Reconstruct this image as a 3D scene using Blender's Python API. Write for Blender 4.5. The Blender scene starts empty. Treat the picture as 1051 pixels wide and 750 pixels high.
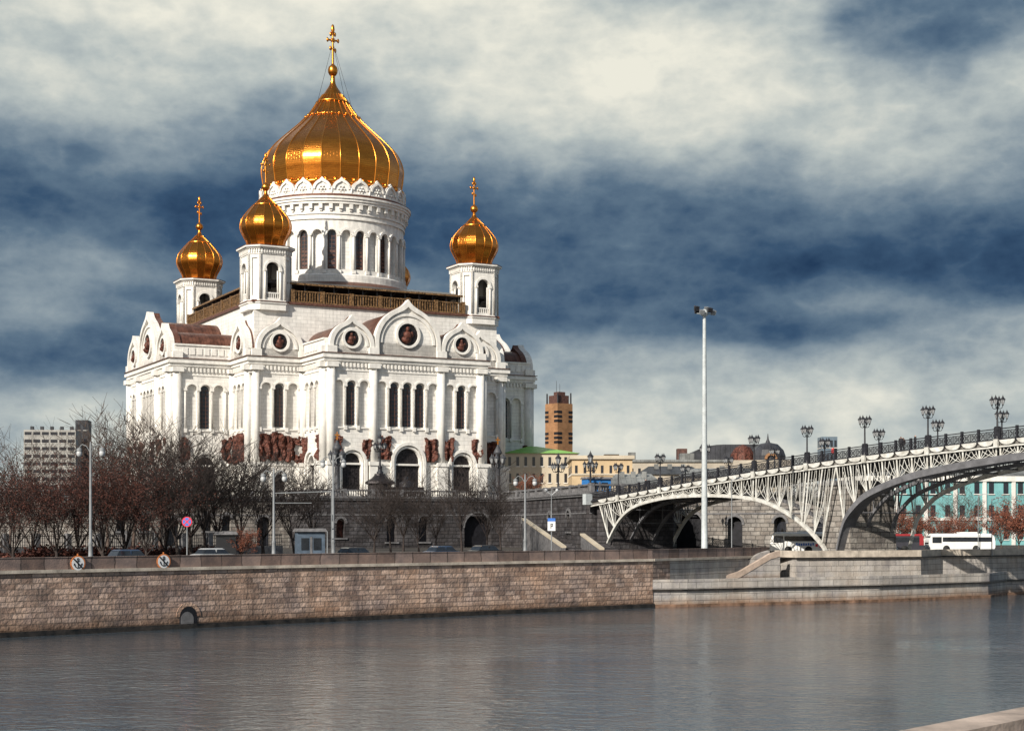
import bpy, bmesh, math, random
from math import sin, cos, pi, radians, sqrt, atan2
from mathutils import Vector, Matrix, noise
from mathutils.geometry import tessellate_polygon
random.seed(7)
S = bpy.context.scene
C = S.collection

# ---------------------------------------------------------------- camera
FPX = 1600.0                      # focal length in photograph pixels
HORIZON = 541.0
cam_d = bpy.data.cameras.new('camera')
cam = bpy.data.objects.new('camera', cam_d)
C.objects.link(cam)
cam.location = (0, 0, 8)
cam.rotation_euler = (pi/2, 0, 0)
cam_d.sensor_width = 36
cam_d.lens = 36*FPX/1051
cam_d.shift_y = (HORIZON-375)/1051
cam_d.clip_start = 0.5
cam_d.clip_end = 8000
S.camera = cam

# ---------------------------------------------------------------- light
SUN_EL, SUN_AZ = 29, 33           # elevation; degrees to the left of straight behind the camera
EXPO = 0.35
sun_d = bpy.data.lights.new('sun', 'SUN')
sun_d.energy = 5.0
sun_d.angle = radians(0.5)
sun_d.color = (1.0, 0.93, 0.82)
sun = bpy.data.objects.new('sun', sun_d)
C.objects.link(sun)
sun.location = (-60, -90, 80)
sun.rotation_euler = (radians(90-SUN_EL), 0, radians(-SUN_AZ))
S.view_settings.view_transform = 'Standard'
S.view_settings.look = 'None'
S.view_settings.exposure = EXPO
S.view_settings.gamma = 1
S.view_settings.use_curve_mapping = False
S.render.engine = 'CYCLES'
S.cycles.max_bounces = 6
S.cycles.use_denoising = True

# ---------------------------------------------------------------- world: Nishita sky under a broken cloud deck
SKY_STRENGTH = 0.1
def s2l(c):
    c = c/255.0
    return c/12.92 if c <= .04045 else ((c+.055)/1.055)**2.4
def srgb(r, g, b): return (s2l(r), s2l(g), s2l(b), 1)
w = bpy.data.worlds.new('World')
S.world = w
w.use_nodes = True
nt = w.node_tree
nt.nodes.clear()
def N(t, **kw):
    n = nt.nodes.new(t)
    for k, v in kw.items(): setattr(n, k, v)
    return n
def L(a, b): nt.links.new(a, b)
def M(op, a, b=None, c=None, clamp=False):
    n = N('ShaderNodeMath', operation=op)
    n.use_clamp = clamp
    for i, v in enumerate((a, b, c)):
        if v is None: continue
        if hasattr(v, 'links'): L(v, n.inputs[i])
        else: n.inputs[i].default_value = v
    return n.outputs[0]
out = N('ShaderNodeOutputWorld'); bg = N('ShaderNodeBackground')
bg.inputs[1].default_value = SKY_STRENGTH
L(bg.outputs[0], out.inputs[0])
sky = N('ShaderNodeTexSky', sky_type='NISHITA')
sky.sun_disc = False
sky.sun_elevation = radians(SUN_EL)
sky.sun_rotation = radians(180+SUN_AZ)
sky.dust_density = 1.5
tc = N('ShaderNodeTexCoord')
sep = N('ShaderNodeSeparateXYZ'); L(tc.outputs['Generated'], sep.inputs[0])
az = M('MULTIPLY', M('ARCTAN2', sep.outputs[0], sep.outputs[1]), 180/pi)
el = M('MULTIPLY', M('ARCSINE', sep.outputs[2]), 180/pi)
cv = N('ShaderNodeCombineXYZ'); L(az, cv.inputs[0]); L(M('MULTIPLY', el, 2.7), cv.inputs[1])
def fbm(scale, detail, rough, seed, dist=0.0):
    n = N('ShaderNodeTexNoise', noise_dimensions='3D')
    mp = N('ShaderNodeMapping'); L(cv.outputs[0], mp.inputs[0]); mp.inputs['Location'].default_value = (0, 0, seed)
    L(mp.outputs[0], n.inputs['Vector'])
    n.inputs['Scale'].default_value = scale; n.inputs['Detail'].default_value = detail
    n.inputs['Roughness'].default_value = rough; n.inputs['Distortion'].default_value = dist
    return M('SUBTRACT', n.outputs[0], 0.5)
ci = N('ShaderNodeCombineXYZ'); L(az, ci.inputs[0]); L(M('MULTIPLY', el, 1.5), ci.inputs[1])
wx = M('MULTIPLY', fbm(0.12, 4, .5, 3.1), 8.0)
wy = M('MULTIPLY', fbm(0.16, 5, .5, 11.7), 1.9)
u = M('ADD', az, wx)
v = M('ADD', el, wy)
def adeg(x): return math.degrees(math.atan((x-525.5)/FPX))
def edeg(y): return math.degrees(math.atan((HORIZON-y)/FPX))
ys = [-60, 10, 60, 110, 150, 200, 240, 280, 310, 335, 360, 385, 412, 460]
cols = [
 (0,   [.85,.75,.72,.82,.55,.30,.18,.52,.45,.50,.30,.22,.70,.8]),
 (110, [1.,.82,.76,.74,.58,.25,.14,.55,.38,.42,.28,.28,.66,.8]),
 (230, [1.15,.84,.80,.62,.45,.18,.12,.30,.30,.30,.30,.40,.7,.8]),
 (430, [1.15,.88,.88,.74,.50,.22,.18,.24,.25,.30,.32,.5,.7,.8]),
 (560, [1.,.93,.95,.92,.70,.30,.18,.26,.24,.34,.52,.62,.72,.8]),
 (690, [.7,.66,.97,.97,.80,.33,.16,.30,.16,.32,.56,.70,.80,.85]),
 (790, [.5,.72,.90,.88,.80,.42,.20,.10,.42,.18,.52,.66,.82,.85]),
 (880, [.3,.30,.46,.72,.80,.46,.30,.08,.52,.18,.56,.66,.86,.85]),
 (970, [.3,.28,.36,.72,.72,.56,.42,.08,.30,.38,.56,.62,.74,.8]),
 (1060,[.3,.36,.42,.70,.62,.34,.24,.10,.12,.50,.60,.66,.72,.8]),
]
e0, e1 = edeg(470), edeg(-60)
vn = M('DIVIDE', M('SUBTRACT', v, e0), e1-e0, clamp=True)
prev = None
for i, (x, vals) in enumerate(cols):
    cr = N('ShaderNodeValToRGB'); cr.color_ramp.interpolation = 'B_SPLINE'
    L(vn, cr.inputs[0])
    el_ = cr.color_ramp.elements
    pts = sorted(((edeg(y)-e0)/(e1-e0), q) for y, q in zip(ys, vals))
    el_[0].position = max(0, pts[0][0]); el_[0].color = (pts[0][1],)*3+(1,)
    el_[1].position = 1.0; el_[1].color = (pts[-1][1],)*3+(1,)
    for p, q in pts[1:-1]:
        e = el_.new(min(1, p)); e.color = (q,)*3+(1,)
    cur = cr.outputs[0]
    if prev is not None:
        mr = N('ShaderNodeMapRange', interpolation_type='SMOOTHSTEP')
        L(u, mr.inputs[0])
        mr.inputs[1].default_value = adeg(cols[i-1][0]); mr.inputs[2].default_value = adeg(x)
        mx = N('ShaderNodeMix', data_type='RGBA')
        L(mr.outputs[0], mx.inputs[0]); L(prev, mx.inputs[6]); L(cur, mx.inputs[7])
        cur = mx.outputs[2]
    prev = cur
bw = N('ShaderNodeRGBToBW'); L(prev, bw.inputs[0])
b = bw.outputs[0]
cv_s = cv; det1 = M('MULTIPLY', fbm(0.18, 8, .54, 21.0), 0.50)
cv = ci
n_b = fbm(0.26, 9, .58, 9.0)
puff = M('SUBTRACT', .10, M('ABSOLUTE', fbm(0.42, 8, .55, 31.0)))
det = M('ADD', M('ADD', det1, M('MULTIPLY', n_b, 0.50)), M('MULTIPLY', puff, .5))
cv = cv_s
b = M('ADD', b, det)
# away from the part of the sky seen, an ordinary broken deck
far_b = M('ADD', M('MULTIPLY', fbm(0.05, 6, .6, 40.0), 1.6), .55)
mr = N('ShaderNodeMapRange', interpolation_type='SMOOTHSTEP'); L(M('ABSOLUTE', az), mr.inputs[0])
mr.inputs[1].default_value = 24; mr.inputs[2].default_value = 50
mr2 = N('ShaderNodeMapRange', interpolation_type='SMOOTHSTEP'); L(el, mr2.inputs[0])
mr2.inputs[1].default_value = 30; mr2.inputs[2].default_value = 55
fw = M('MAXIMUM', mr.outputs[0], mr2.outputs[0])
mx = N('ShaderNodeMix', data_type='FLOAT'); L(fw, mx.inputs[0]); L(b, mx.inputs[2]); L(far_b, mx.inputs[3])
b = mx.outputs[0]
cr = N('ShaderNodeValToRGB'); L(b, cr.inputs[0]); cr.color_ramp.interpolation = 'LINEAR'
K = 1/(2**EXPO)/SKY_STRENGTH
for i, (p, c) in enumerate([(0.0, (32, 56, 86)), (.18, (58, 84, 112)), (.36, (94, 116, 136)), (.55, (138, 153, 163)), (.76, (186, 194, 192)), (1.0, (236, 234, 220))]):
    e = cr.color_ramp.elements[i] if i < 2 else cr.color_ramp.elements.new(p)
    e.position = p
for e, c in zip(cr.color_ramp.elements, [(32, 56, 86), (58, 84, 112), (94, 116, 136), (138, 153, 163), (186, 194, 192), (236, 234, 220)]):
    e.color = srgb(*c)
# unseen bright patch added high on the left so the river reflects a glow
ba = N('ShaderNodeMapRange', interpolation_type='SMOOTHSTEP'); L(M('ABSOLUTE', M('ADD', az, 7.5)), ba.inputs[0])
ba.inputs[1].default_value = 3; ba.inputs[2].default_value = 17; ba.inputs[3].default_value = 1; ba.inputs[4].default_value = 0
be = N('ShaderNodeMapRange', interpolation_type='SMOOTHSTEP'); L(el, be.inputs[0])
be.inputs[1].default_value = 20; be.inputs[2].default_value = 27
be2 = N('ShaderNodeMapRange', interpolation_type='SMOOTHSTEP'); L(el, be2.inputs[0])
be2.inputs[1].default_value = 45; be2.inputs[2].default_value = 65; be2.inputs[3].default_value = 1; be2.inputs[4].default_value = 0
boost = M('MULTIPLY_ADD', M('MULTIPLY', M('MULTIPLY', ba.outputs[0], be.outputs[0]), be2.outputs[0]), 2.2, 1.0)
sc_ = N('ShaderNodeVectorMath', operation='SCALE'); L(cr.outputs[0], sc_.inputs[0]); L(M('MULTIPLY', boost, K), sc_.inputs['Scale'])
mixs = N('ShaderNodeMix', data_type='RGBA'); L(M('MULTIPLY', fw, .45), mixs.inputs[0])
L(sc_.outputs[0], mixs.inputs[6]); L(sky.outputs[0], mixs.inputs[7])
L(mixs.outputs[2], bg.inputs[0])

# ---------------------------------------------------------------- materials
def new_mat(name):
    m = bpy.data.materials.new(name); m.use_nodes = True
    t = m.node_tree; t.nodes.clear()
    o = t.nodes.new('ShaderNodeOutputMaterial'); p = t.nodes.new('ShaderNodeBsdfPrincipled')
    t.links.new(p.outputs[0], o.inputs[0])
    return m, t, p
def c4(c): return tuple(c)+(1,) if len(c) == 3 else c
def mat(name, col, rough=.7, metal=0., var=.12, scale=1.5, col2=None, bump=0., bscale=8., brick=None, streak=0., spec=.3, coord='Object', grime=None):
    """base colour with cloud-like variation; optional masonry courses on the UV map in metres"""
    m, t, p = new_mat(name)
    nd, lk = t.nodes.new, t.links.new
    tc = nd('ShaderNodeTexCoord'); uv = tc.outputs['UV']; ob = tc.outputs[coord]
    n = nd('ShaderNodeTexNoise'); lk(ob, n.inputs['Vector']); n.inputs['Scale'].default_value = scale
    n.inputs['Detail'].default_value = 6; n.inputs['Roughness'].default_value = .65
    r = nd('ShaderNodeValToRGB'); lk(n.outputs[0], r.inputs[0])
    c2 = col2 if col2 else tuple(x*(1-var*2) for x in col)
    c1 = tuple(min(1, x*(1+var)) for x in col)
    r.color_ramp.elements[0].position = .32; r.color_ramp.elements[0].color = c4(c2)
    r.color_ramp.elements[1].position = .68; r.color_ramp.elements[1].color = c4(c1)
    colo = r.outputs[0]; hgt = None
    def mul(a, bsock, fac=1.0):
        x = nd('ShaderNodeMix'); x.data_type = 'RGBA'; x.blend_type = 'MULTIPLY'; x.inputs[0].default_value = fac
        lk(a, x.inputs[6]); lk(bsock, x.inputs[7]); return x.outputs[2]
    if brick:
        bw_, bh_, ms, mc, va = brick     # width, height, mortar size, mortar darkness, tint variation
        bt = nd('ShaderNodeTexBrick')
        if va >= .25:                # hand-cut blocks: uneven joints and two block lengths
            nw_ = nd('ShaderNodeTexNoise'); lk(uv, nw_.inputs['Vector']); nw_.inputs['Scale'].default_value = 1.1; nw_.inputs['Detail'].default_value = 3
            vs_ = nd('ShaderNodeVectorMath'); vs_.operation = 'SUBTRACT'; lk(nw_.outputs['Color'], vs_.inputs[0]); vs_.inputs[1].default_value = (.5, .5, .5)
            vm_ = nd('ShaderNodeVectorMath'); vm_.operation = 'MULTIPLY_ADD'; lk(vs_.outputs[0], vm_.inputs[0]); vm_.inputs[1].default_value = (.38, .10, 0); lk(uv, vm_.inputs[2])
            lk(vm_.outputs[0], bt.inputs['Vector']); bt.squash = .68; bt.squash_frequency = 3; bt.offset_frequency = 2
        else: lk(uv, bt.inputs['Vector'])
        bt.inputs['Scale'].default_value = 1; bt.inputs['Brick Width'].default_value = bw_; bt.inputs['Row Height'].default_value = bh_
        bt.inputs['Mortar Size'].default_value = ms; bt.inputs['Mortar Smooth'].default_value = .2; bt.inputs['Bias'].default_value = 0
        bt.inputs['Color1'].default_value = (1, 1, 1, 1); bt.inputs['Color2'].default_value = (1-va, 1-va*1.1, 1-va*1.15, 1)
        bt.inputs['Mortar'].default_value = (mc, mc, mc, 1)
        colo = mul(colo, bt.outputs['Color'])
        inv = nd('ShaderNodeMath'); inv.operation = 'SUBTRACT'; inv.inputs[0].default_value = 1; lk(bt.outputs['Fac'], inv.inputs[1]); hgt = inv.outputs[0]
    if streak:
        mp = nd('ShaderNodeMapping'); lk(uv, mp.inputs[0]); mp.inputs['Scale'].default_value = (1.3, .12, 1)
        n3 = nd('ShaderNodeTexNoise'); lk(mp.outputs[0], n3.inputs['Vector']); n3.inputs['Scale'].default_value = 1.0; n3.inputs['Detail'].default_value = 5
        r3 = nd('ShaderNodeValToRGB'); lk(n3.outputs[0], r3.inputs[0])
        r3.color_ramp.elements[0].position = .35; r3.color_ramp.elements[0].color = (1-streak, 1-streak, 1-streak, 1)
        r3.color_ramp.elements[1].position = .6; r3.color_ramp.elements[1].color = (1, 1, 1, 1)
        colo = mul(colo, r3.outputs[0])
    if grime:                            # patches of redder and greyer stone, then the water line
        n4 = nd('ShaderNodeTexNoise'); lk(uv, n4.inputs['Vector']); n4.inputs['Scale'].default_value = .13; n4.inputs['Detail'].default_value = 7; n4.inputs['Roughness'].default_value = .7
        r4 = nd('ShaderNodeValToRGB'); lk(n4.outputs[0], r4.inputs[0])
        r4.color_ramp.elements[0].position = .36; r4.color_ramp.elements[0].color = (.62, .62, .68, 1)
        r4.color_ramp.elements[1].position = .64; r4.color_ramp.elements[1].color = (1, .90, .82, 1)
        e4 = r4.color_ramp.elements.new(.5); e4.color = (.95, .93, .92, 1)
        colo = mul(colo, r4.outputs[0])
    if grime:                            # algae and rust line above the water: (height, colour)
        z1, z2, gc = grime
        sp = nd('ShaderNodeSeparateXYZ'); lk(tc.outputs['UV'], sp.inputs[0])
        nn = nd('ShaderNodeTexNoise'); lk(ob, nn.inputs['Vector']); nn.inputs['Scale'].default_value = .9; nn.inputs['Detail'].default_value = 5
        ad = nd('ShaderNodeMath'); ad.operation = 'MULTIPLY_ADD'; lk(nn.outputs[0], ad.inputs[0]); ad.inputs[1].default_value = -1.0; lk(sp.outputs[1], ad.inputs[2])
        mr = nd('ShaderNodeMapRange'); lk(ad.outputs[0], mr.inputs[0]); mr.inputs[1].default_value = z2-.5; mr.inputs[2].default_value = z1-.5
        x = nd('ShaderNodeMix'); x.data_type = 'RGBA'; x.blend_type = 'MULTIPLY'; lk(mr.outputs[0], x.inputs[0]); lk(colo, x.inputs[6]); x.inputs[7].default_value = c4(gc)
        colo = x.outputs[2]
    lk(colo, p.inputs['Base Color'])
    p.inputs['Roughness'].default_value = rough; p.inputs['Metallic'].default_value = metal
    p.inputs['Specular IOR Level'].default_value = spec
    if bump or hgt is not None:
        n2 = nd('ShaderNodeTexNoise'); lk(ob, n2.inputs['Vector']); n2.inputs['Scale'].default_value = bscale; n2.inputs['Detail'].default_value = 5
        src = n2.outputs[0]
        if hgt is not None:
            a = nd('ShaderNodeMath'); a.operation = 'MULTIPLY_ADD'; lk(n2.outputs[0], a.inputs[0]); a.inputs[1].default_value = .8; lk(hgt, a.inputs[2]); src = a.outputs[0]
        bp = nd('ShaderNodeBump'); bp.inputs['Strength'].default_value = max(bump, .15); bp.inputs['Distance'].default_value = .12
        lk(src, bp.inputs['Height']); lk(bp.outputs[0], p.inputs['Normal'])
    return m

m_white = mat('white_marble', (.79, .765, .72), .6, var=.05, scale=.5, col2=(.67, .65, .615), brick=(1.5, .70, .05, .76, .08), streak=.15, bump=.12)
m_trim = mat('white_marble_trim', (.76, .735, .69), .55, var=.05, scale=.8, col2=(.62, .60, .565), streak=.15)
m_roof = mat('copper_roof', (.16, .072, .05), .42, metal=.35, var=.3, scale=.9, brick=(.7, 30, .05, .5, .2), bump=.2)
m_coping = mat('copper_coping', (.15, .07, .05), .5, metal=.3, var=.3, scale=2)
m_bronze = mat('red_bronze', (.115, .040, .027), .6, metal=.15, var=.5, scale=2.2, bump=.3, bscale=5)
m_dark = mat('dark_opening', (.012, .012, .016), .6, var=.3)
m_glass = mat('dark_glass', (.02, .022, .03), .15, var=.2, scale=3, spec=.6)
m_lattice = mat('window_lattice', (.10, .05, .04), .6, var=.3)
m_door = mat('bronze_door', (.035, .03, .032), .4, metal=.5, var=.5, scale=3, bump=.4, bscale=2)
m_gallery = mat('gilt_balustrade', (.26, .15, .07), .5, metal=.4, var=.5, scale=3)
m_gallery_dark = mat('gallery_dark', (.05, .045, .045), .5, var=.3)
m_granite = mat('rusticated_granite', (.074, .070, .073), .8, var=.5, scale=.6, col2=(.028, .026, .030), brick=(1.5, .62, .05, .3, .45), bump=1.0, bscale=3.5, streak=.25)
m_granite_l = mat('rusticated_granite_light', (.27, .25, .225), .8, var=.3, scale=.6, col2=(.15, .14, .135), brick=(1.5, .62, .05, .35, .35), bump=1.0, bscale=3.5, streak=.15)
m_granite_trim = mat('grey_granite_trim', (.14, .137, .142), .7, var=.25, scale=1.5)
m_quay = mat('quay_blocks', (.60, .44, .345), .85, var=.3, scale=.55, col2=(.31, .25, .225), brick=(1.2, .43, .04, .44, .46), bump=.9, bscale=4, streak=.22, grime=(.25, 1.3, (.42, .36, .30)))
m_quay_grey = mat('quay_blocks_grey', (.50, .475, .44), .8, var=.12, scale=.4, col2=(.38, .36, .335), brick=(1.9, .62, .03, .45, .16), bump=.4, bscale=6, streak=.24, grime=(.15, 1.1, (.62, .45, .34)))
m_parapet = mat('parapet_granite', (.27, .195, .165), .7, var=.25, scale=.7, col2=(.15, .12, .115), brick=(1.9, 3, .06, .35, .42), bump=.25, bscale=9, streak=.12)
m_cornice = mat('quay_cornice', (.50, .44, .37), .7, var=.2, scale=.9, brick=(2.6, 3, .02, .6, .1))
m_slime = mat('wet_black_stone', (.03, .024, .02), .35, var=.5, scale=1.5, spec=.6)  # near-black stone: wet footing at the waterline, and dark mouldings higher up
m_asphalt = mat('asphalt', (.05, .05, .052), .9, var=.2, scale=.5)
m_pave = mat('paving', (.2, .19, .18), .9, var=.2, scale=.5, brick=(1, 1, .02, .6, .1))
m_soil = mat('city_ground', (.055, .048, .042), .95, var=.4, scale=.05)
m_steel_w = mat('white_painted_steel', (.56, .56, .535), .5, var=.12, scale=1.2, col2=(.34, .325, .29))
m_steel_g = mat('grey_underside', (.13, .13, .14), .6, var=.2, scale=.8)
m_iron = mat('black_cast_iron', (.022, .022, .027), .5, var=.3, scale=4)
m_pole = mat('pale_grey_pole', (.19, .20, .21), .5, var=.12, scale=2)
m_mast = mat('galvanised_mast', (.42, .45, .46), .45, var=.1, scale=2)
m_lantern = mat('lantern_glass', (.32, .33, .34), .2, var=.15, scale=6, spec=.6)
m_globe = mat('white_globe', (.42, .43, .44), .3, var=.05)
m_bark = mat('tree_bark', (.045, .035, .032), .95, var=.35, scale=3)
m_bark_grey = mat('pale_bark', (.10, .072, .06), .95, var=.3, scale=3)
def leaf_mat(name, a, b_):
    m, t, p = new_mat(name)
    nd, lk = t.nodes.new, t.links.new
    tc = nd('ShaderNodeTexCoord'); n = nd('ShaderNodeTexNoise'); lk(tc.outputs['Object'], n.inputs['Vector']); n.inputs['Scale'].default_value = 1.1; n.inputs['Detail'].default_value = 8
    r = nd('ShaderNodeValToRGB'); lk(n.outputs[0], r.inputs[0])
    r.color_ramp.elements[0].position = .35; r.color_ramp.elements[0].color = c4(a); r.color_ramp.elements[1].position = .65; r.color_ramp.elements[1].color = c4(b_)
    lk(r.outputs[0], p.inputs['Base Color']); p.inputs['Roughness'].default_value = .8; p.inputs['Specular IOR Level'].default_value = .2
    return m
m_leaf = leaf_mat('withered_leaves', (.032, .016, .014), (.115, .042, .030))
m_leaf2 = leaf_mat('rust_leaves', (.13, .045, .03), (.24, .09, .055))

def gold_mat():
    m, t, p = new_mat('gilded_copper')
    nd, lk = t.nodes.new, t.links.new
    tc = nd('ShaderNodeTexCoord')
    bt = nd('ShaderNodeTexBrick'); lk(tc.outputs['UV'], bt.inputs['Vector'])
    bt.inputs['Scale'].default_value = 1; bt.inputs['Brick Width'].default_value = 1.3; bt.inputs['Row Height'].default_value = .42
    bt.inputs['Mortar Size'].default_value = .025; bt.inputs['Mortar Smooth'].default_value = .6
    bt.inputs['Color1'].default_value = (.72, .255, .038, 1); bt.inputs['Color2'].default_value = (.60, .20, .03, 1); bt.inputs['Mortar'].default_value = (.36, .12, .02, 1)
    n = nd('ShaderNodeTexNoise'); lk(tc.outputs['Object'], n.inputs['Vector']); n.inputs['Scale'].default_value = .8; n.inputs['Detail'].default_value = 6
    mr = nd('ShaderNodeMapRange'); lk(n.outputs[0], mr.inputs[0]); mr.inputs[3].default_value = .17; mr.inputs[4].default_value = .29
    lk(bt.outputs['Color'], p.inputs['Base Color']); lk(mr.outputs[0], p.inputs['Roughness']); p.inputs['Metallic'].default_value = 1
    n2 = nd('ShaderNodeTexNoise'); lk(tc.outputs['Object'], n2.inputs['Vector']); n2.inputs['Scale'].default_value = 1.2; n2.inputs['Detail'].default_value = 4
    a = nd('ShaderNodeMath'); a.operation = 'SUBTRACT'; lk(n2.outputs[0], a.inputs[0]); lk(bt.outputs['Fac'], a.inputs[1])
    bp = nd('ShaderNodeBump'); bp.inputs['Strength'].default_value = .22; bp.inputs['Distance'].default_value = .05
    lk(a.outputs[0], bp.inputs['Height']); lk(bp.outputs[0], p.inputs['Normal'])
    return m
m_gold = gold_mat()
m_goldp = mat('gilt', (.76, .29, .045), .3, metal=1., var=.15, scale=4)

def water_mat():
    m, t, p = new_mat('river_water')
    nd, lk = t.nodes.new, t.links.new
    tc = nd('ShaderNodeTexCoord')
    def wn(sc, rot, stretch, det):
        mp = nd('ShaderNodeMapping'); lk(tc.outputs['Object'], mp.inputs[0])
        mp.inputs['Rotation'].default_value = (0, 0, rot); mp.inputs['Scale'].default_value = (sc, sc*stretch, sc)
        n = nd('ShaderNodeTexNoise'); lk(mp.outputs[0], n.inputs['Vector']); n.inputs['Scale'].default_value = 1; n.inputs['Detail'].default_value = det; n.inputs['Roughness'].default_value = .6
        return n.outputs[0]
    a = wn(.85, .5, 1.6, 2); b_ = wn(2.3, -.35, 1.4, 3); d_ = wn(3.6, .15, 1.5, 3); c_ = wn(.05, .2, 1.6, 3)
    def mm(op, x, y, z=None):
        n = nd('ShaderNodeMath'); n.operation = op
        for i, q in enumerate((x, y, z)):
            if q is None: continue
            if hasattr(q, 'links'): lk(q, n.inputs[i])
            else: n.inputs[i].default_value = q
        return n.outputs[0]
    h = mm('ADD', mm('MULTIPLY', a, .082), mm('ADD', mm('MULTIPLY', b_, .030), mm('MULTIPLY', d_, .008)))
    # slow gust patches change how rough the ripples are
    amp = mm('MAXIMUM', mm('MULTIPLY_ADD', c_, 2.4, -.35), .3)
    h = mm('MULTIPLY', h, amp)
    bp = nd('ShaderNodeBump'); bp.inputs['Strength'].default_value = 1.0; bp.inputs['Distance'].default_value = 1.0
    lk(h, bp.inputs['Height']); lk(bp.outputs[0], p.inputs['Normal'])
    p.inputs['Base Color'].default_value = (.050, .066, .082, 1); p.inputs['Roughness'].default_value = .035
    p.inputs['IOR'].default_value = 1.42; p.inputs['Specular IOR Level'].default_value = .6
    return m
m_water = water_mat()

# ---------------------------------------------------------------- mesh builder
class MB:
    def __init__(s): s.v = []; s.f = []; s.m = []; s.sm = []; s.uv = {}
    def add(s, vs, fs, mi=0, smooth=False, uvs=None):
        o = len(s.v); s.v += [tuple(p) for p in vs]
        for k, f in enumerate(fs):
            if uvs is not None: s.uv[len(s.f)] = uvs[k]
            s.f.append(tuple(i+o for i in f)); s.m.append(mi); s.sm.append(smooth)
    def box(s, x0, x1, y0, y1, z0, z1, mi=0):
        vs = [(x, y, z) for z in (z0, z1) for y in (y0, y1) for x in (x0, x1)]
        s.add(vs, [(0, 2, 3, 1), (4, 5, 7, 6), (0, 1, 5, 4), (2, 6, 7, 3), (0, 4, 6, 2), (1, 3, 7, 5)], mi)
    def hexa(s, lo, hi, mi=0):      # two quads, lower and upper
        s.add(list(lo)+list(hi), [(3, 2, 1, 0), (4, 5, 6, 7), (0, 1, 5, 4), (1, 2, 6, 5), (2, 3, 7, 6), (3, 0, 4, 7)], mi)
    def prism(s, pts, z0, z1, mi=0, cap=True):
        n = len(pts)
        vs = [(p[0], p[1], z0) for p in pts]+[(p[0], p[1], z1) for p in pts]
        s.add(vs, [(i, (i+1) % n, n+(i+1) % n, n+i) for i in range(n)], mi)
        if cap:
            tr = tessellate_polygon([[Vector((p[0], p[1], 0)) for p in pts]])
            s.add([(p[0], p[1], z1) for p in pts], [tuple(t) for t in tr], mi)
            s.add([(p[0], p[1], z0) for p in pts], [tuple(reversed(t)) for t in tr], mi)
    def tube(s, a, b, r0, r1=None, n=6, mi=0, cap=False, smooth=True):
        a = Vector(a); b = Vector(b); r1 = r0 if r1 is None else r1
        d = (b-a); 
        if d.length < 1e-6: return
        d.normalize(); x = d.orthogonal().normalized(); y = d.cross(x)
        vs = []
        for c, r in ((a, r0), (b, r1)):
            for i in range(n):
                t = 2*pi*i/n; vs.append(c+x*(r*cos(t))+y*(r*sin(t)))
        fs = [(i, (i+1) % n, n+(i+1) % n, n+i) for i in range(n)]
        if cap: fs += [tuple(reversed(range(n))), tuple(range(n, 2*n))]
        s.add(vs, fs, mi, smooth)
    def path(s, pts, r, n=6, mi=0):
        for a, b in zip(pts, pts[1:]): s.tube(a, b, r, r, n, mi)
    def lathe(s, prof, c=(0, 0), n=24, mi=0, smooth=True, a0=0, cap=True, fn=None):
        vs = []; k = len(prof)
        for (r, z) in prof:
            for i in range(n):
                t = a0+2*pi*i/n; rr = r*(fn(t, z) if fn else 1)
                vs.append((c[0]+rr*cos(t), c[1]+rr*sin(t), z))
        fs = []; uvs = []; R = max(r for r, z in prof); ln = 0
        ls = [0]
        for (r0, z0), (r1, z1) in zip(prof, prof[1:]): ls.append(ls[-1]+sqrt((r1-r0)**2+(z1-z0)**2))
        for j in range(k-1):
            for i in range(n):
                i2 = (i+1) % n
                fs.append((j*n+i, j*n+i2, (j+1)*n+i2, (j+1)*n+i))
                u0 = 2*pi*i/n*R; u1 = 2*pi*(i+1)/n*R
                uvs.append(((u0, ls[j]), (u1, ls[j]), (u1, ls[j+1]), (u0, ls[j+1])))
        s.add(vs, fs, mi, smooth, uvs)
        if cap:
            for j, rev in ((0, True), (k-1, False)):
                if prof[j][0] > 1e-3:
                    ids = range(n)
                    s.add([vs[j*n+i] for i in ids], [tuple(reversed(ids)) if rev else tuple(ids)], mi)
    def ball(s, c, r, mi=0, sc=(1, 1, 1), n=8, k=6, jit=0.):
        vs = []; fs = []
        for j in range(k+1):
            ph = pi*j/k
            for i in range(n):
                t = 2*pi*i/n; q = 1+random.uniform(-jit, jit)
                vs.append((c[0]+r*sc[0]*q*sin(ph)*cos(t), c[1]+r*sc[1]*q*sin(ph)*sin(t), c[2]-r*sc[2]*q*cos(ph)))
        for j in range(k):
            for i in range(n): fs.append((j*n+i, j*n+(i+1) % n, (j+1)*n+(i+1) % n, (j+1)*n+i))
        s.add(vs, fs, mi, True)
    def build(s, name, mats, parent=None, recalc=True):
        me = bpy.data.meshes.new(name)
        me.from_pydata(s.v, [], s.f)
        if not isinstance(mats, (list, tuple)): mats = [mats]
        for m in mats: me.materials.append(m)
        me.polygons.foreach_set('material_index', s.m)
        me.polygons.foreach_set('use_smooth', s.sm)
        uvl = me.uv_layers.new(name='UVMap')
        buf = [0.0]*(2*len(me.loops))
        vv = s.v
        for p in me.polygons:
            cu = s.uv.get(p.index)
            li = p.loop_start
            if cu is not None:
                for k in range(p.loop_total): buf[2*(li+k)] = cu[k][0]; buf[2*(li+k)+1] = cu[k][1]
                continue
            nx, ny, nz = p.normal
            h = sqrt(nx*nx+ny*ny)
            for k in range(p.loop_total):
                x, y, z = vv[s.f[p.index][k]]
                if h > .35: a = (-ny*x+nx*y)/h; c = z
                else: a = x; c = y
                buf[2*(li+k)] = a; buf[2*(li+k)+1] = c
        uvl.data.foreach_set('uv', buf)
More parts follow.
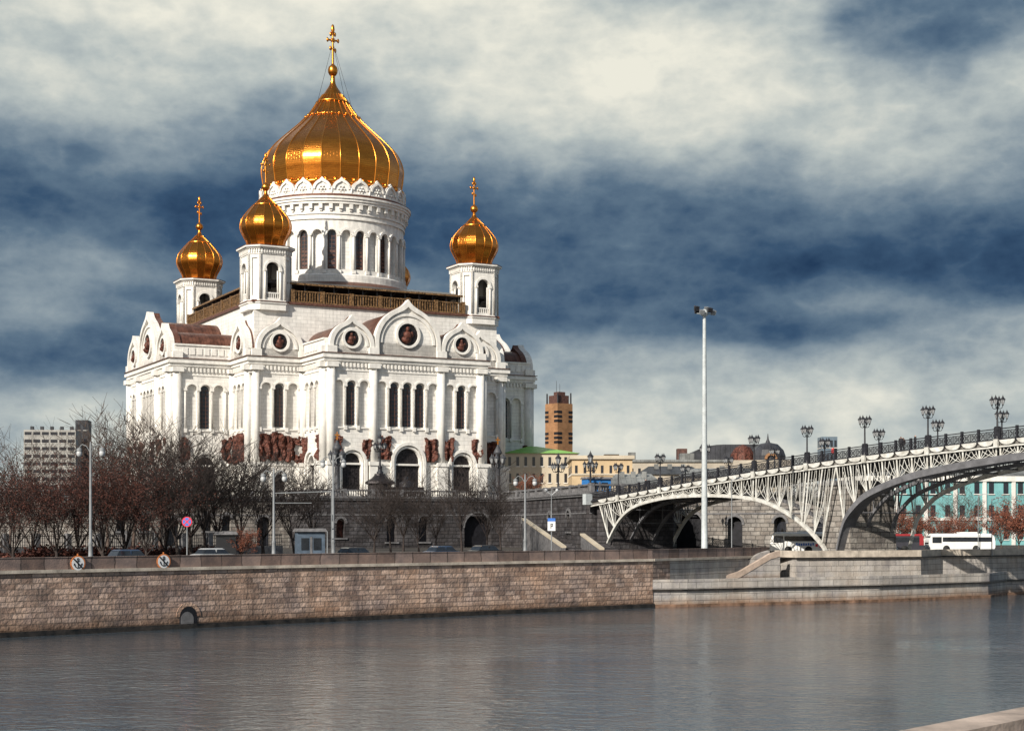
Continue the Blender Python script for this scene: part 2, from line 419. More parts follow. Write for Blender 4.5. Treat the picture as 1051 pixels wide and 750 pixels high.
        if recalc and len(s.uv) == 0:
            bm = bmesh.new(); bm.from_mesh(me)
            bmesh.ops.recalc_face_normals(bm, faces=bm.faces)
            bm.to_mesh(me); bm.free()
        o = bpy.data.objects.new(name, me); C.objects.link(o)
        if parent: o.parent = parent
        return o

def thing(name, label, cat, loc=(0, 0, 0), rz=0., group=None):
    o = bpy.data.objects.new(name, None); C.objects.link(o)
    o.empty_display_size = .5
    o.location = loc; o.rotation_euler = (0, 0, rz)
    o['label'] = label; o['category'] = cat
    if group: o['group'] = group
    return o
def tag(o, label, cat, group=None):
    o['label'] = label; o['category'] = cat
    if group: o['group'] = group
    return o
def struct(o, kind='structure'):
    o['kind'] = kind; return o
def dup(root, loc, rz=None, label=None, scale=None):
    r = root.copy(); C.objects.link(r); r.location = loc
    if rz is not None: r.rotation_euler = (0, 0, rz)
    if label: r['label'] = label
    if scale: r.scale = (scale,)*3 if not isinstance(scale, tuple) else scale
    for ch in list(root.children):
        c = ch.copy(); C.objects.link(c); c.parent = r
        for g in ch.children:
            d = g.copy(); C.objects.link(d); d.parent = c
    return r
def W(x, d, y=None):
    """the point at photograph column x (and row y) at distance d"""
    X = (x-525.5)*d/FPX
    return (X, d) if y is None else (X, d, 8+(HORIZON-y)*d/FPX)
def Zp(y, d): return 8+(HORIZON-y)*d/FPX

# ---------------------------------------------------------------- facade tools (a frame maps run s, height z, outward o)
class Frame:
    def __init__(f, o, d, n): f.o = o; f.d = d; f.n = n
    def __call__(f, s, z, o=0.): return (f.o[0]+f.d[0]*s+f.n[0]*o, f.o[1]+f.d[1]*s+f.n[1]*o, z)
class Ring:
    def __init__(f, R, a0=0., c=(0, 0)): f.R = R; f.a0 = a0; f.c = c
    def __call__(f, s, z, o=0.):
        a = f.a0+s/f.R; r = f.R+o
        return (f.c[0]+r*cos(a), f.c[1]+r*sin(a), z)
def arch(cx, wd, z0, zs, n=10, tip=0.):
    r = wd/2; P = [(cx-r, z0), (cx+r, z0)]
    for i in range(n+1):
        a = pi*i/n; q = r+tip*math.exp(-abs(a-pi/2)/.13)
        P.append((cx+q*cos(a), zs+q*sin(a)))
    return P
def fpanel(mb, F, outer, holes, o0, o1, mi=0):
    loops = [outer]+holes
    tr = tessellate_polygon([[Vector((p[0], p[1], 0)) for p in l] for l in loops])
    flat = [p for l in loops for p in l]
    mb.add([F(p[0], p[1], o1) for p in flat], [tuple(t) for t in tr], mi)
    for l in loops:
        n = len(l)
        mb.add([F(p[0], p[1], o1) for p in l]+[F(p[0], p[1], o0) for p in l], [(i, (i+1) % n, n+(i+1) % n, n+i) for i in range(n)], mi)
def fbox(mb, F, s0, s1, z0, z1, o0, o1, mi=0):
    mb.hexa([F(s0, z0, o0), F(s1, z0, o0), F(s1, z0, o1), F(s0, z0, o1)], [F(s0, z1, o0), F(s1, z1, o0), F(s1, z1, o1), F(s0, z1, o1)], mi)
def fband(mb, F, cx, zs, r0, r1, o0, o1, mi=0, n=14, a0=0., a1=pi, tip=0.):
    L_ = []
    for i in range(n+1):
        a = a0+(a1-a0)*i/n; e = tip*math.exp(-abs(a-pi/2)/.13)
        for (r, o) in ((r0+e*.6, o0), (r0+e*.6, o1), (r1+e, o1), (r1+e, o0)):
            L_.append(F(cx+r*cos(a), zs+r*sin(a), o))
    fs = []
    for i in range(n):
        for k in range(4): fs.append((i*4+k, i*4+(k+1) % 4, (i+1)*4+(k+1) % 4, (i+1)*4+k))
    fs += [(0, 1, 2, 3), tuple(n*4+k for k in (3, 2, 1, 0))]
    mb.add(L_, fs, mi)
def fcol(mb, F, s, o, r, z0, z1, mi=0, n=10):
    mb.tube(F(s, z0, o), F(s, z1, o), r, r, n, mi, cap=True)
def offset(pts, d):
    n = len(pts); R = []
    for i in range(n):
        a, b_, c = Vector(pts[i-1]), Vector(pts[i]), Vector(pts[(i+1) % n])
        e1 = (b_-a).normalized(); e2 = (c-b_).normalized()
        n1 = Vector((e1.y, -e1.x)); n2 = Vector((e2.y, -e2.x))
        m = (n1+n2); m = m/(m.length_squared/2) if m.length_squared > .1 else n1
        R.append((b_.x+m.x*d, b_.y+m.y*d))
    return R

# ================================================================ SETTING
RA = [(-150, 8), (-37.2, 113), (-19.8, 129), (14.1, 156)]         # far quay, foot of the wall
UP = RA+[(28.9, 175.0)]
BAST = [(31.3, 171.5), (46.6, 177.5)]
RIGHT = [(50.5, 183.5), (57.0, 186.0), (112, 226), (330, 400)]
LAND = [(14.1, 156.0), (17.6, 156.9), (23.8, 160.2), (39.4, 167.4), (54.6, 178.4), (58.5, 184.6), (113, 224), (331, 398)]
def sheet(name, pts, z, m, kind='structure'):
    mb = MB(); tr = tessellate_polygon([[Vector((p[0], p[1], 0)) for p in pts]])
    mb.add([(p[0], p[1], z) for p in pts], [tuple(t) for t in tr])
    o = mb.build(name, m); struct(o, kind)
    bm = bmesh.new(); bm.from_mesh(o.data)
    for f in bm.faces:
        if f.normal.z < 0: f.normal_flip()
    bm.to_mesh(o.data); bm.free(); return o
GZ = 4.6
sheet('riverbed', [(-4000, -3000), (4000, -3000), (4000, 6000), (-4000, 6000)], -3.0, m_soil)
sheet('river_water', [(-3000, -2500), (3000, -2500), (3000, 3000), (-3000, 3000)], 0.0, m_water)
sheet('city_ground', UP+BAST+RIGHT+[(4000, 3400), (4000, 5000), (-4000, 5000), (-4000, -3400)], GZ, m_soil)
sheet('landing_pavement', LAND[:6]+list(reversed(UP[3:]+BAST+RIGHT[:2])), 2.0, m_pave)
def along(pts, d):                    # a polyline shifted to its left (inland side)
    R = []
    for i, p in enumerate(pts):
        a = Vector(pts[max(0, i-1)]); c = Vector(pts[min(len(pts)-1, i+1)]); e = (c-a).normalized()
        R.append((p[0]-e.y*d, p[1]+e.x*d))
    return R
sheet('embankment_pavement', along(UP, .6)+list(reversed(along(UP, 4.0))), GZ+.14, m_pave)
sheet('embankment_road', along(UP, 4.2)+list(reversed(along(UP, 18.0))), GZ+.006, m_asphalt)
rd = along([(-150, 8), (-37.2, 113), (-19.8, 129), (14.1, 156), (57, 190), (200, 300)], 11)
mbk = MB()
for off in (10.9,):
    A = along(UP, off); B = along(UP, off+.15)
    for (a, b_), (c, d) in zip(zip(A, A[1:]), zip(B, B[1:])):
        mbk.add([(a[0], a[1], GZ+.011), (b_[0], b_[1], GZ+.011), (d[0], d[1], GZ+.011), (c[0], c[1], GZ+.011)], [(0, 1, 2, 3)])
struct(mbk.build('road_line', m_steel_w))
A = along(UP, 4.0); B = along(UP, 4.2); mbk = MB()
for (a, b_), (c, d) in zip(zip(A, A[1:]), zip(B, B[1:])):
    mbk.hexa([(a[0], a[1], GZ-.1), (b_[0], b_[1], GZ-.1), (d[0], d[1], GZ-.1), (c[0], c[1], GZ-.1)], [(a[0], a[1], GZ+.15), (b_[0], b_[1], GZ+.15), (d[0], d[1], GZ+.15), (c[0], c[1], GZ+.15)])
struct(mbk.build('pavement_kerb', m_granite_trim))

def strip_wall(mb, pts, z0, z1, thick, mi=0, out_=0., batter=0.):
    """a wall along a polyline; outer face shifted outwards by out_, UVs run in metres"""
    zz = lambda z, i: z[i] if isinstance(z, (list, tuple)) else z
    A = along(pts, -out_); B = along(pts, thick); A2 = along(pts, -out_+batter)
    run = [0]
    for a, b_ in zip(pts, pts[1:]): run.append(run[-1]+(Vector(b_)-Vector(a)).length)
    for i in range(len(pts)-1):
        j = i+1; za, zb, ya, yb = zz(z1, i), zz(z1, j), zz(z0, i), zz(z0, j)
        u0, u1 = run[i], run[j]
        V = [(A[i][0], A[i][1], ya), (A[j][0], A[j][1], yb), (A2[j][0], A2[j][1], zb), (A2[i][0], A2[i][1], za),
             (B[i][0], B[i][1], ya), (B[j][0], B[j][1], yb), (B[j][0], B[j][1], zb), (B[i][0], B[i][1], za)]
        F_ = [(0, 1, 2, 3), (3, 2, 6, 7), (7, 6, 5, 4)]
        U = [((u0, ya), (u1, yb), (u1, zb), (u0, za)), ((u0, za), (u1, zb), (u1, zb+thick), (u0, za+thick)), ((u0, za), (u1, zb), (u1, yb), (u0, ya))]
        if i == 0: F_.append((4, 0, 3, 7)); U.append(((0, ya), (thick, ya), (thick, za), (0, za)))
        if j == len(pts)-1: F_.append((1, 5, 6, 2)); U.append(((0, yb), (thick, yb), (thick, zb), (0, zb)))
        mb.add(V, F_, mi, False, U)

def lerp_pt(pts, t):      # point at run length t of a polyline
    for a, b_ in zip(pts, pts[1:]):
        l = (Vector(b_)-Vector(a)).length
        if t <= l: k = t/l; return (a[0]+(b_[0]-a[0])*k, a[1]+(b_[1]-a[1])*k)
        t -= l
    return pts[-1]
PT = 5.75
qw = thing('embankment_wall', 'long stepped river wall of brown granite blocks with a pale moulding under its parapet', 'river wall', (0, 0, 0))
mb = MB(); strip_wall(mb, RA, -3, 4.72, 1.2, out_=.06, batter=.06); mb.build('masonry', m_quay, qw)
mb = MB(); strip_wall(mb, RA, -.5, .38, .5, out_=.28); mb.build('footing', m_slime, qw)
mb = MB(); strip_wall(mb, RA, 4.62, 4.86, .5, out_=.17); mb.build('moulding', m_cornice, qw)
mb = MB(); strip_wall(mb, UP, 4.86, PT, .42, out_=-.08); strip_wall(mb, UP, PT, PT+.05, .47, out_=-.03); mb.build('parapet', m_parapet, qw)
# storm drain arch in the wall
DR = Vector((-25.68, 123.59)); dv = Vector((-37.2+19.8, 113-129)).normalized()*-1; dn = Vector((dv.y, -dv.x))
FD = Frame((DR.x+dn.x*.07, DR.y+dn.y*.07), (dv.x, dv.y), (dn.x, dn.y))
mb = MB(); fband(mb, FD, 0, .95, .80, 1.12, -.35, .012, n=9); mb.build('drain_arch', m_quay, qw)
mb = MB(); fpanel(mb, FD, arch(0, 1.6, .3, .95), [], -.6, .004)
mb.build('drain_mouth', m_dark, qw)
mb = MB(); fpanel(mb, FD, arch(-.12, 1.15, .3, .75), [], .004, .02); mb.build('drain_flap', m_granite_trim, qw)

gw = thing('upper_embankment_wall', 'smooth grey stone river wall behind the stairs, below the floodlight mast', 'river wall', (14.1, 156, 0))
def loc_pts(pts, o): return [(p[0]-o[0], p[1]-o[1]) for p in pts]
O = (14.1, 156)
pz = loc_pts([lerp_pt(UP[3:], 3.2)]+[UP[4]], O)
pz0 = loc_pts([UP[3], lerp_pt(UP[3:], 3.2)], O)
mb = MB(); strip_wall(mb, pz, 1.5, 4.72, 1.0); mb.build('grey_masonry', m_quay_grey, gw)
mb = MB(); strip_wall(mb, pz0, 1.5, 4.72, 1.0); mb.build('brown_masonry', m_quay, gw)
mb = MB(); strip_wall(mb, loc_pts(UP[3:], O), 4.62, 4.86, .5, out_=.2); mb.build('moulding', m_cornice, gw)

lw = thing('landing_stage_wall', 'pale low stone landing stage standing forward of the river wall', 'landing stage', (14.1, 156, 0))
LP = loc_pts([(12.9, 158.6)]+LAND, O)
mb = MB(); strip_wall(mb, LP, -3, 1.62, .9, batter=.12); mb.build('masonry', m_quay_grey, lw)
mb = MB(); strip_wall(mb, LP, 1.62, 1.80, .6, out_=.12); mb.build('moulding', m_slime, lw)
mb = MB(); strip_wall(mb, LP, 1.80, 2.78, .45, out_=.05); mb.build('parapet', m_quay_grey, lw)
mb = MB(); strip_wall(mb, LP, -.5, .28, .4, out_=.2); mb.build('footing', mat('rusty_footing', (.20, .12, .08), .7, var=.4, scale=.8), lw)

bw_ = thing('bridge_bastion', 'pale stone bastion on the landing stage carrying the white bridge ribs', 'bastion', (31.3, 171.5, 0))
O2 = (31.3, 171.5)
BP = loc_pts([(29.7, 176.2)]+BAST+RIGHT, O2)
mb = MB(); strip_wall(mb, BP, 1.5, 4.5, 1.0, batter=.1); mb.build('masonry', m_quay_grey, bw_)
mb = MB(); strip_wall(mb, BP, 4.5, 4.68, .7, out_=.15); mb.build('moulding', m_slime, bw_)
mb = MB(); strip_wall(mb, BP, 4.68, 5.42, .5, out_=.02); mb.build('parapet', m_cornice, bw_)
# river stairs between the upper wall and the bastion
m_coping_st = mat('warm_stair_granite', (.42, .33, .27), .7, var=.15, scale=1.2)
st = thing('river_stairs', 'stone river stairs with sloping parapets rising from the landing stage', 'stairs', (23.2, 167.6, 2.0), atan2(175-167.6, 31-23.2)*.62)
mb = MB(); n = 12; Ls = 6.6
for i in range(n):
    mb.box(i*Ls/n, Ls+.6, .35, 1.9, 0, 2.7*(i+1)/n)
mb.build('step_flight', m_quay_grey, st)
for y0, tx in ((0.0, m_parapet), (1.95, m_quay_grey)):
    mb = MB(); t0 = y0; t1 = y0+.36
    mc = MB()
    for (xa, za, xb, zb) in ((-.6, .75, .3, .95), (.3, .95, 1.6, 1.25), (1.6, 1.25, Ls-1.0, 3.15), (Ls-1.0, 3.15, Ls+.3, 3.45)):
        mb.hexa([(xa, t0, 0), (xb, t0, 0), (xb, t1, 0), (xa, t1, 0)], [(xa, t0, za-.62), (xb, t0, zb-.62), (xb, t1, zb-.62), (xa, t1, za-.62)])
        mc.hexa([(xa, t0-.06, za-.62), (xb, t0-.06, zb-.62), (xb, t1+.06, zb-.62), (xa, t1+.06, za-.62)], [(xa, t0-.06, za), (xb, t0-.06, zb), (xb, t1+.06, zb), (xa, t1+.06, za)])
    mc.build('sloping_rail', m_coping_st if y0 == 0 else m_quay_grey, st); tx = m_quay_grey
    mb.build('side_parapet', tx, st)

# near bank
nb_d = Vector((.68, .733)).normalized(); nb0 = Vector((4.0, 16.8))
NB = [tuple(nb0+nb_d*t) for t in (-300, -60, 0, 20, 60, 110, 140, 600)]
NB[-3:] = [tuple(nb0+nb_d*t) for t in (110, 140, 600)]
right_n = Vector((nb_d.y, -nb_d.x))
nw = thing('near_parapet', 'pinkish granite parapet of the near bank in the bottom right corner', 'parapet', (4.0, 16.8, 0))
NL = loc_pts(NB, (4.0, 16.8))
mb = MB(); strip_wall(mb, [tuple(reversed(p))[::-1] for p in NL], -3, 4.7, -1.0); mb.build('masonry', m_quay, nw)
mb = MB(); strip_wall(mb, NL, 4.7, 5.62, -.5); mb.build('parapet', m_parapet, nw)
mb = MB(); strip_wall(mb, NL, 5.62, 5.80, -.62, out_=.08); mb.build('coping', mat('coping_granite', (.44, .35, .29), .6, var=.25, scale=1.2, brick=(2.2, 9, .02, .55, .15), bump=.2, bscale=14), nw)
e = [tuple(Vector(p)+right_n*.1) for p in NB]
sheet('near_embankment', e+[(3000, 1400), (3000, -2500), (-1500, -2500)], GZ, m_pave)

# ================================================================ TERRACE (stylobate)
TZ = 13.0
TER = [(-125, 300), (-66, 248), (-37.5, 262.7), (-32, 252), (-1.8, 267.8), (1.4, 262), (11.2, 221.5), (21.3, 227), (24.5, 237), (46, 223), (51, 246), (72, 420), (-170, 420)]
sheet('terrace_ground', TER, TZ, m_pave)
ty = thing('terrace_wall', 'dark rusticated granite terrace wall with arched openings below the cathedral', 'terrace', (0, 0, 0))
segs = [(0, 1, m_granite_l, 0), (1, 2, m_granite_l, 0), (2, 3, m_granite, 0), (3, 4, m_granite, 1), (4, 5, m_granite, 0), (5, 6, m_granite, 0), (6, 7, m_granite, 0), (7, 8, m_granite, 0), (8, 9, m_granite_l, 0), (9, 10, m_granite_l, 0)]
def seg_frame(a, b_):
    a = Vector(a); b_ = Vector(b_); d = (b_-a); l = d.length; d.normalize()
    return Frame((a.x, a.y), (d.x, d.y), (d.y, -d.x)), l
openings = {   # segment: [(position fraction, width, bottom, spring)]
 0: [(.3, 1.6, 7.5, 9.5), (.6, 1.6, 7.5, 9.5)],
 1: [(.12, 1.5, 7.4, 9.4), (.24, 1.5, 7.4, 9.4), (.38, 2.2, 5.0, 8.4), (.56, 1.5, 7.4, 9.4), (.66, 1.5, 7.4, 9.4), (.86, 2.4, 4.9, 8.6)],
 3: [(.135, 1.5, 6.3, 8.7), (.40, 1.8, 5.6, 9.0), (.57, 1.8, 5.6, 9.0), (.865, 5.0, 4.7, 7.9), ],
 5: [(.06, 2.6, 4.7, 8.6), (.46, 1.9, 7.0, 9.3), (.72, 2.0, 7.4, 9.5)],
 8: [(.10, 5.0, 4.7, 8.0), (.40, 2.4, 4.7, 8.4), (.68, 1.9, 5.2, 8.6), (.92, 1.6, 5.6, 8.6)],
 6: [(.52, 9.0, 4.7, 6.6)],
 9: [(.3, 1.6, 5.6, 8.6)],
}
gmb = {m_granite.name: MB(), m_granite_l.name: MB()}
win_list = []
trimb = MB(); balb = MB()
for (i, j, m, _) in segs:
    F_, l = seg_frame(TER[i], TER[j])
    ops = openings.get(i, [])
    holes = [arch(fr*l, wd, z0, zs) for fr, wd, z0, zs in ops]
    hb = [h for h in holes if h[0][1] > 4.75]; hd = [h for h in holes if h[0][1] <= 4.75]
    # openings that reach the ground are notched in the outline
    outer = [(0, 4.0)]
    for h in sorted(hd, key=lambda h: h[0][0]):
        outer += [(h[0][0], 4.0)]+list(reversed(h[2:]))+[(h[1][0], 4.0)]
    outer += [(l, 4.0), (l, 12.45), (0, 12.45)]
    fpanel(gmb[m.name], F_, outer, hb, -1.3, 0)
    for (fr, wd, z0, zs) in ops:
        c = fr*l
        fband(trimb, F_, c, zs, wd/2, wd/2+.38, -.1, .16, n=10)
        if z0 > 4.75: fbox(trimb, F_, c-wd/2-.35, c+wd/2+.35, z0-.28, z0, -.1, .22)
        mbw = MB(); fpanel(mbw, F_, arch(c, wd+.1, z0, zs), [], -1.5, -1.1)
        k = 'doorway' if z0 <= 4.75 else 'window'
        orange = (i == 3 and fr < .2)
        o = mbw.build(k, m_dark if k == 'doorway' else (m_bronze if orange else m_glass), ty)
        if orange: o['label'] = 'window glowing brick red behind its grille'
    fbox(trimb, F_, 0, l, 12.45, 12.75, -1.2, .28)
    fbox(trimb, F_, 0, l, 12.75, 13.02, -1.2, .45)
    fbox(trimb, F_, 0, l, 9.95, 10.15, -.05, .10)
    fbox(trimb, F_, 0, l, 13.95, 14.2, -.5, .02)
    fbox(trimb, F_, 0, l, 13.02, 13.16, -.5, .02)
    q = 0.
    while q < l-.3:
        if int(q/.42) % 12 == 0: fbox(trimb, F_, q, q+.62, 13.02, 14.3, -.55, .08); q += .84; continue
        p = F_(q+.2, 0, -.25)
        balb.lathe([(.07, 13.16), (.13, 13.4), (.06, 13.68), (.10, 13.95)], (p[0], p[1]), n=5, cap=False)
        q += .42
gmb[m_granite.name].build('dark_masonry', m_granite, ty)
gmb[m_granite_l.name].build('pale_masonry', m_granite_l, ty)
trimb.build('mouldings', m_granite_trim, ty)
balb.build('balusters', m_granite_trim, ty)

# ================================================================ CATHEDRAL (local x along the front, local -y outwards)
TH = radians(27.6)
CX, CY = -37.7, 328.0
cath = thing('cathedral', 'huge white marble cathedral with a gilded central dome and keel-shaped gables', 'cathedral', (CX, CY, 0), TH)
U_, V_, K_ = 15.8, 38.3, 26.3
q = [(U_, -V_), (U_, -K_), (K_, -K_), (K_, -U_), (V_, -U_)]
plan = []
for r in range(4):
    for (x, y) in q:
        for _ in range(r): x, y = -y, x
        plan.append((x, y))
mb = MB(); mb.prism(plan, 12.0, 40.0)
mb.prism([(25.6, -25.6), (25.6, 25.6), (-25.6, 25.6), (-25.6, -25.6)], 40.0, 50.4)
core_wall = mb.build('wall', m_white, cath)
mb = MB()
mb.prism(offset(plan, .35), 12.5, 14.2); mb.prism(offset(plan, .2), 14.2, 14.7)
for (d, a, b_) in ((.75, 38.35, 38.65), (1.0, 38.65, 39.2), (1.35, 39.2, 39.75), (1.1, 39.75, 40.05), (.70, 36.9, 37.15)):
    mb.prism(offset(plan, d), a, b_)
mb.prism(offset(plan, .72), 19.6, 19.95); 
mb.build('cornice', m_trim, cath)
mb = MB(); mb.prism(offset(plan, 1.40), 40.05, 40.16)
mb.prism(offset([(25.6, -25.6), (25.6, 25.6), (-25.6, 25.6), (-25.6, -25.6)], .45), 50.4, 50.85)
mb.build('copper_flashing', m_coping, cath)

def wall_frames():
    """(frame centred on the wall, kind, width)"""
    R = []
    for r in range(4):
        a = r*pi/2
        def rot(x, y): return (x*cos(a)-y*sin(a), x*sin(a)+y*cos(a))
        R.append((Frame(rot(0, -V_), rot(1, 0), rot(0, -1)), 'arm', 2*U_, r))
        R.append((Frame(rot((U_+K_)/2, -K_), rot(1, 0), rot(0, -1)), 'corner', K_-U_, r))
        R.append((Frame(rot(-(U_+K_)/2, -K_), rot(1, 0), rot(0, -1)), 'corner', K_-U_, r))
        # flank walls of this arm
        R.append((Frame(rot(-U_, -(K_+V_)/2), rot(0, -1), rot(-1, 0)), 'flank', V_-K_, r))
        R.append((Frame(rot(U_, -(K_+V_)/2), rot(0, 1), rot(1, 0)), 'flank', V_-K_, r))
    return R
trim = MB(); panels = MB(); copb = MB(); lamps_ = []
PO = .55          # how far the bay panels stand proud
_sc = [0]
def sculpture(F, s0, s1, z0, z1, o):
    """high relief of draped figures: a deeply carved slab with a ragged outline"""
    _sc[0] += 1; sd = _sc[0]*13.7
    st = .17; ns_ = int((s1-s0+1.0)/st); nz = int((z1-z0+.8)/st)
    V = {}; vs = []; fs = []
    def H(i, j):
        s_, z_ = i*st, j*st
        p = Vector((s_*.9, z_*.55, sd)); q_ = Vector((s_*2.3, z_*1.5, sd+5))
        fig = abs(sin(s_*2.1+1.6*noise.noise(Vector((z_*.5, sd, 0)))))       # upright figures side by side
        return .15+.55*fig+.55*noise.noise(p)+.40*noise.noise(q_)+.2*noise.noise(Vector((s_*6, z_*5, sd)))
    def keep(i, j):
        u_ = (i/ns_)*2-1; v_ = (j/nz)*2-1
        e = max(abs(u_)**3, abs(v_)**3)+.55*noise.noise(Vector((i*st*.8, j*st*.8, sd+9)))
        return e < .50
    def vid(i, j):
        if (i, j) not in V:
            V[(i, j)] = len(vs); vs.append(F(s0-.5+i*st, z0-.4+j*st, o-.5+max(.0, H(i, j))))
        return V[(i, j)]
    for i in range(ns_):
        for j in range(nz):
            if keep(i, j): fs.append((vid(i, j), vid(i+1, j), vid(i+1, j+1), vid(i, j+1)))
    n0 = len(vs)
    cnt = {}
    for f in fs:
        for a_, b_ in zip(f, f[1:]+f[:1]): cnt[(a_, b_)] = 1
    inv = {v_: k for k, v_ in V.items()}
    base = [F(s0-.5+inv[k][0]*st, z0-.4+inv[k][1]*st, o-.62) for k in range(n0)]
    side = [(b_, a_, a_+n0, b_+n0) for (a_, b_) in cnt if (b_, a_) not in cnt]
    mb = MB(); mb.add(vs+base, fs+side)
    return mb.build('bronze_relief', m_bronze, cath)
def medallion(F, c, z, r):
    fband(trim, F, c, z, r, r+.45, PO, PO+.45, n=20, a0=0, a1=2*pi)
    mb = MB(); fpanel(mb, F, [(c+r*cos(t*pi/9), z+r*sin(t*pi/9)) for t in range(18)], [], PO-.2, PO+.06)
    o = mb.build('medallion', m_door, cath)
    mb = MB(); k = r/2
    mb.ball(F(c, z+.95*k, PO+.2), .42*k, 0, (1, 1, 1.2)); mb.ball(F(c, z-.1*k, PO+.15), .95*k, 0, (.9, .6, .9), jit=.1); mb.ball(F(c-.3*k, z-.9*k, PO+.15), 1.0*k, 0, (1, .5, .7), jit=.15)
    mb.ball(F(c+.8*k, z+.1*k, PO+.2), .3*k, 0, (1, .7, 1.8), jit=.1)
    mb.build('bust', m_bronze, o)
def gable(F, c, wd, zc, tip, depth, medr, mz):
    r = wd/2
    P = [(c-r, 40.0), (c+r, 40.0)]
    for i in range(49):
        a = pi*i/48; qd = r+tip*math.exp(-abs(a-pi/2)/.13)
        P.append((c+qd*cos(a), zc+qd*sin(a)))
    fpanel(panels, F, P, [], -.3, PO)
    fbox(panels, F, c-r, c+r, 40.0, zc, -.9, PO)
    fband(trim, F, c, zc, r-.75, r+.02, PO, PO+.55, n=48, tip=tip)
    fband(trim, F, c, zc, r-1.5, r-1.05, PO, PO+.28, n=24, tip=0)
    for s in (-1, 1): fbox(trim, F, c+s*r-(.76 if s > 0 else 0), c+s*r+(0 if s > 0 else .76), 40.0, zc, PO, PO+.55)
    # copper cap behind the tip, then the plain vault running back
    for (rv, tp, oa, ob, nm, mt) in ((r-.04, tip*.92, -.2, -1.5, 'gable_coping', m_coping), (r-.35, 0, -1.5, -depth, 'roof', m_roof)):
        mb = MB(); ev = lambda i: rv+tp*math.exp(-abs(pi*i/48-pi/2)/.13)
        Q = [(c-rv, 39.9)]+[(c+ev(i)*cos(pi-pi*i/48), zc+ev(i)*sin(pi*i/48)) for i in range(49)]+[(c+rv, 39.9)]
        nq = len(Q)
        mb.add([F(p[0], p[1], oa) for p in Q]+[F(p[0], p[1], ob) for p in Q], [(i, i+1, nq+i+1, nq+i) for i in range(nq-1)]+[tuple(range(nq, 2*nq))])
        mb.build(nm, mt, cath)
    if medr: medallion(F, c, mz, medr)
def window(F, c, wd, z0, zs, o):
    mb = MB(); wd -= .12; fpanel(mb, F, arch(c, wd, z0, zs, 8), [], o-.1, o+.03)
    g = mb.build('window', m_glass, cath)
    mb = MB()
    for s in (.18, .6): fbox(mb, F, c-wd/2+wd*s, c-wd/2+wd*s+.10, z0, zs, o+.03, o+.12)
    z = z0+.5
    while z < zs+.2: fbox(mb, F, c-wd/2, c+wd/2, z, z+.10, o+.035, o+.10); z += .75
    mb.build('lattice', m_lattice, g)
def bay(F, c, wd, narc, wins, portal, holes):
    pitch = 2.62 if narc != 3 or wd > 9 else 2.5
    aw = pitch-.52
    for k in range(narc):
        s = c+(k-(narc-1)/2)*pitch
        iswin = k in wins
        holes.append(arch(s, aw, 26.6, 34.2, 8))
        fband(trim, F, s, 34.2, aw/2, aw/2+.33, PO, PO+.30, n=10)
        if iswin: window(F, s, aw-.25, 26.9, 34.2, 0)
        for e in (-1, 1):
            fcol(trim, F, s+e*pitch/2, PO+.12, .2, 26.8, 34.0, n=8)
        fbox(trim, F, s-pitch/2-.32, s-pitch/2+.32, 34.0, 34.4, PO, PO+.42)
        fbox(trim, F, s-pitch/2-.30, s-pitch/2+.30, 26.0, 26.8, PO, PO+.40)
    s = c+narc/2*pitch
    fbox(trim, F, s-.32, s+.32, 34.0, 34.4, PO, PO+.42); fbox(trim, F, s-.30, s+.30, 26.0, 26.8, PO, PO+.40)
    fbox(trim, F, c-narc/2*pitch, c+narc/2*pitch, 26.3, 26.58, PO, PO+.22)
    if portal:
        pw, zs = portal
        holes.append(arch(c, pw, 13.2, zs, 12))
        fband(trim, F, c, zs, pw/2, pw/2+.40, PO, PO+.35, n=16)
        fband(trim, F, c, zs, pw/2+.55, pw/2+1.1, PO, PO+.75, n=16)
        for e in (-1, 1):
            fcol(trim, F, c+e*(pw/2+.25), PO+.2, .26, 13.2, zs, n=8)
            fbox(trim, F, c+e*(pw/2+.82)-.28, c+e*(pw/2+.82)+.28, 13.2, zs, PO, PO+.75)
        mb = MB(); fpanel(mb, F, arch(c, pw+.05, 13.1, zs, 12), [], -.1, .05)
        for a in range(4):
            for b_ in range(3): fbox(mb, F, c-pw/2+.2+a*(pw-.4)/4+.08, c-pw/2+.2+(a+1)*(pw-.4)/4-.08, 13.6+b_*2.1, 15.4+b_*2.1, .05, .12)
        mb.build('door', m_door, cath)
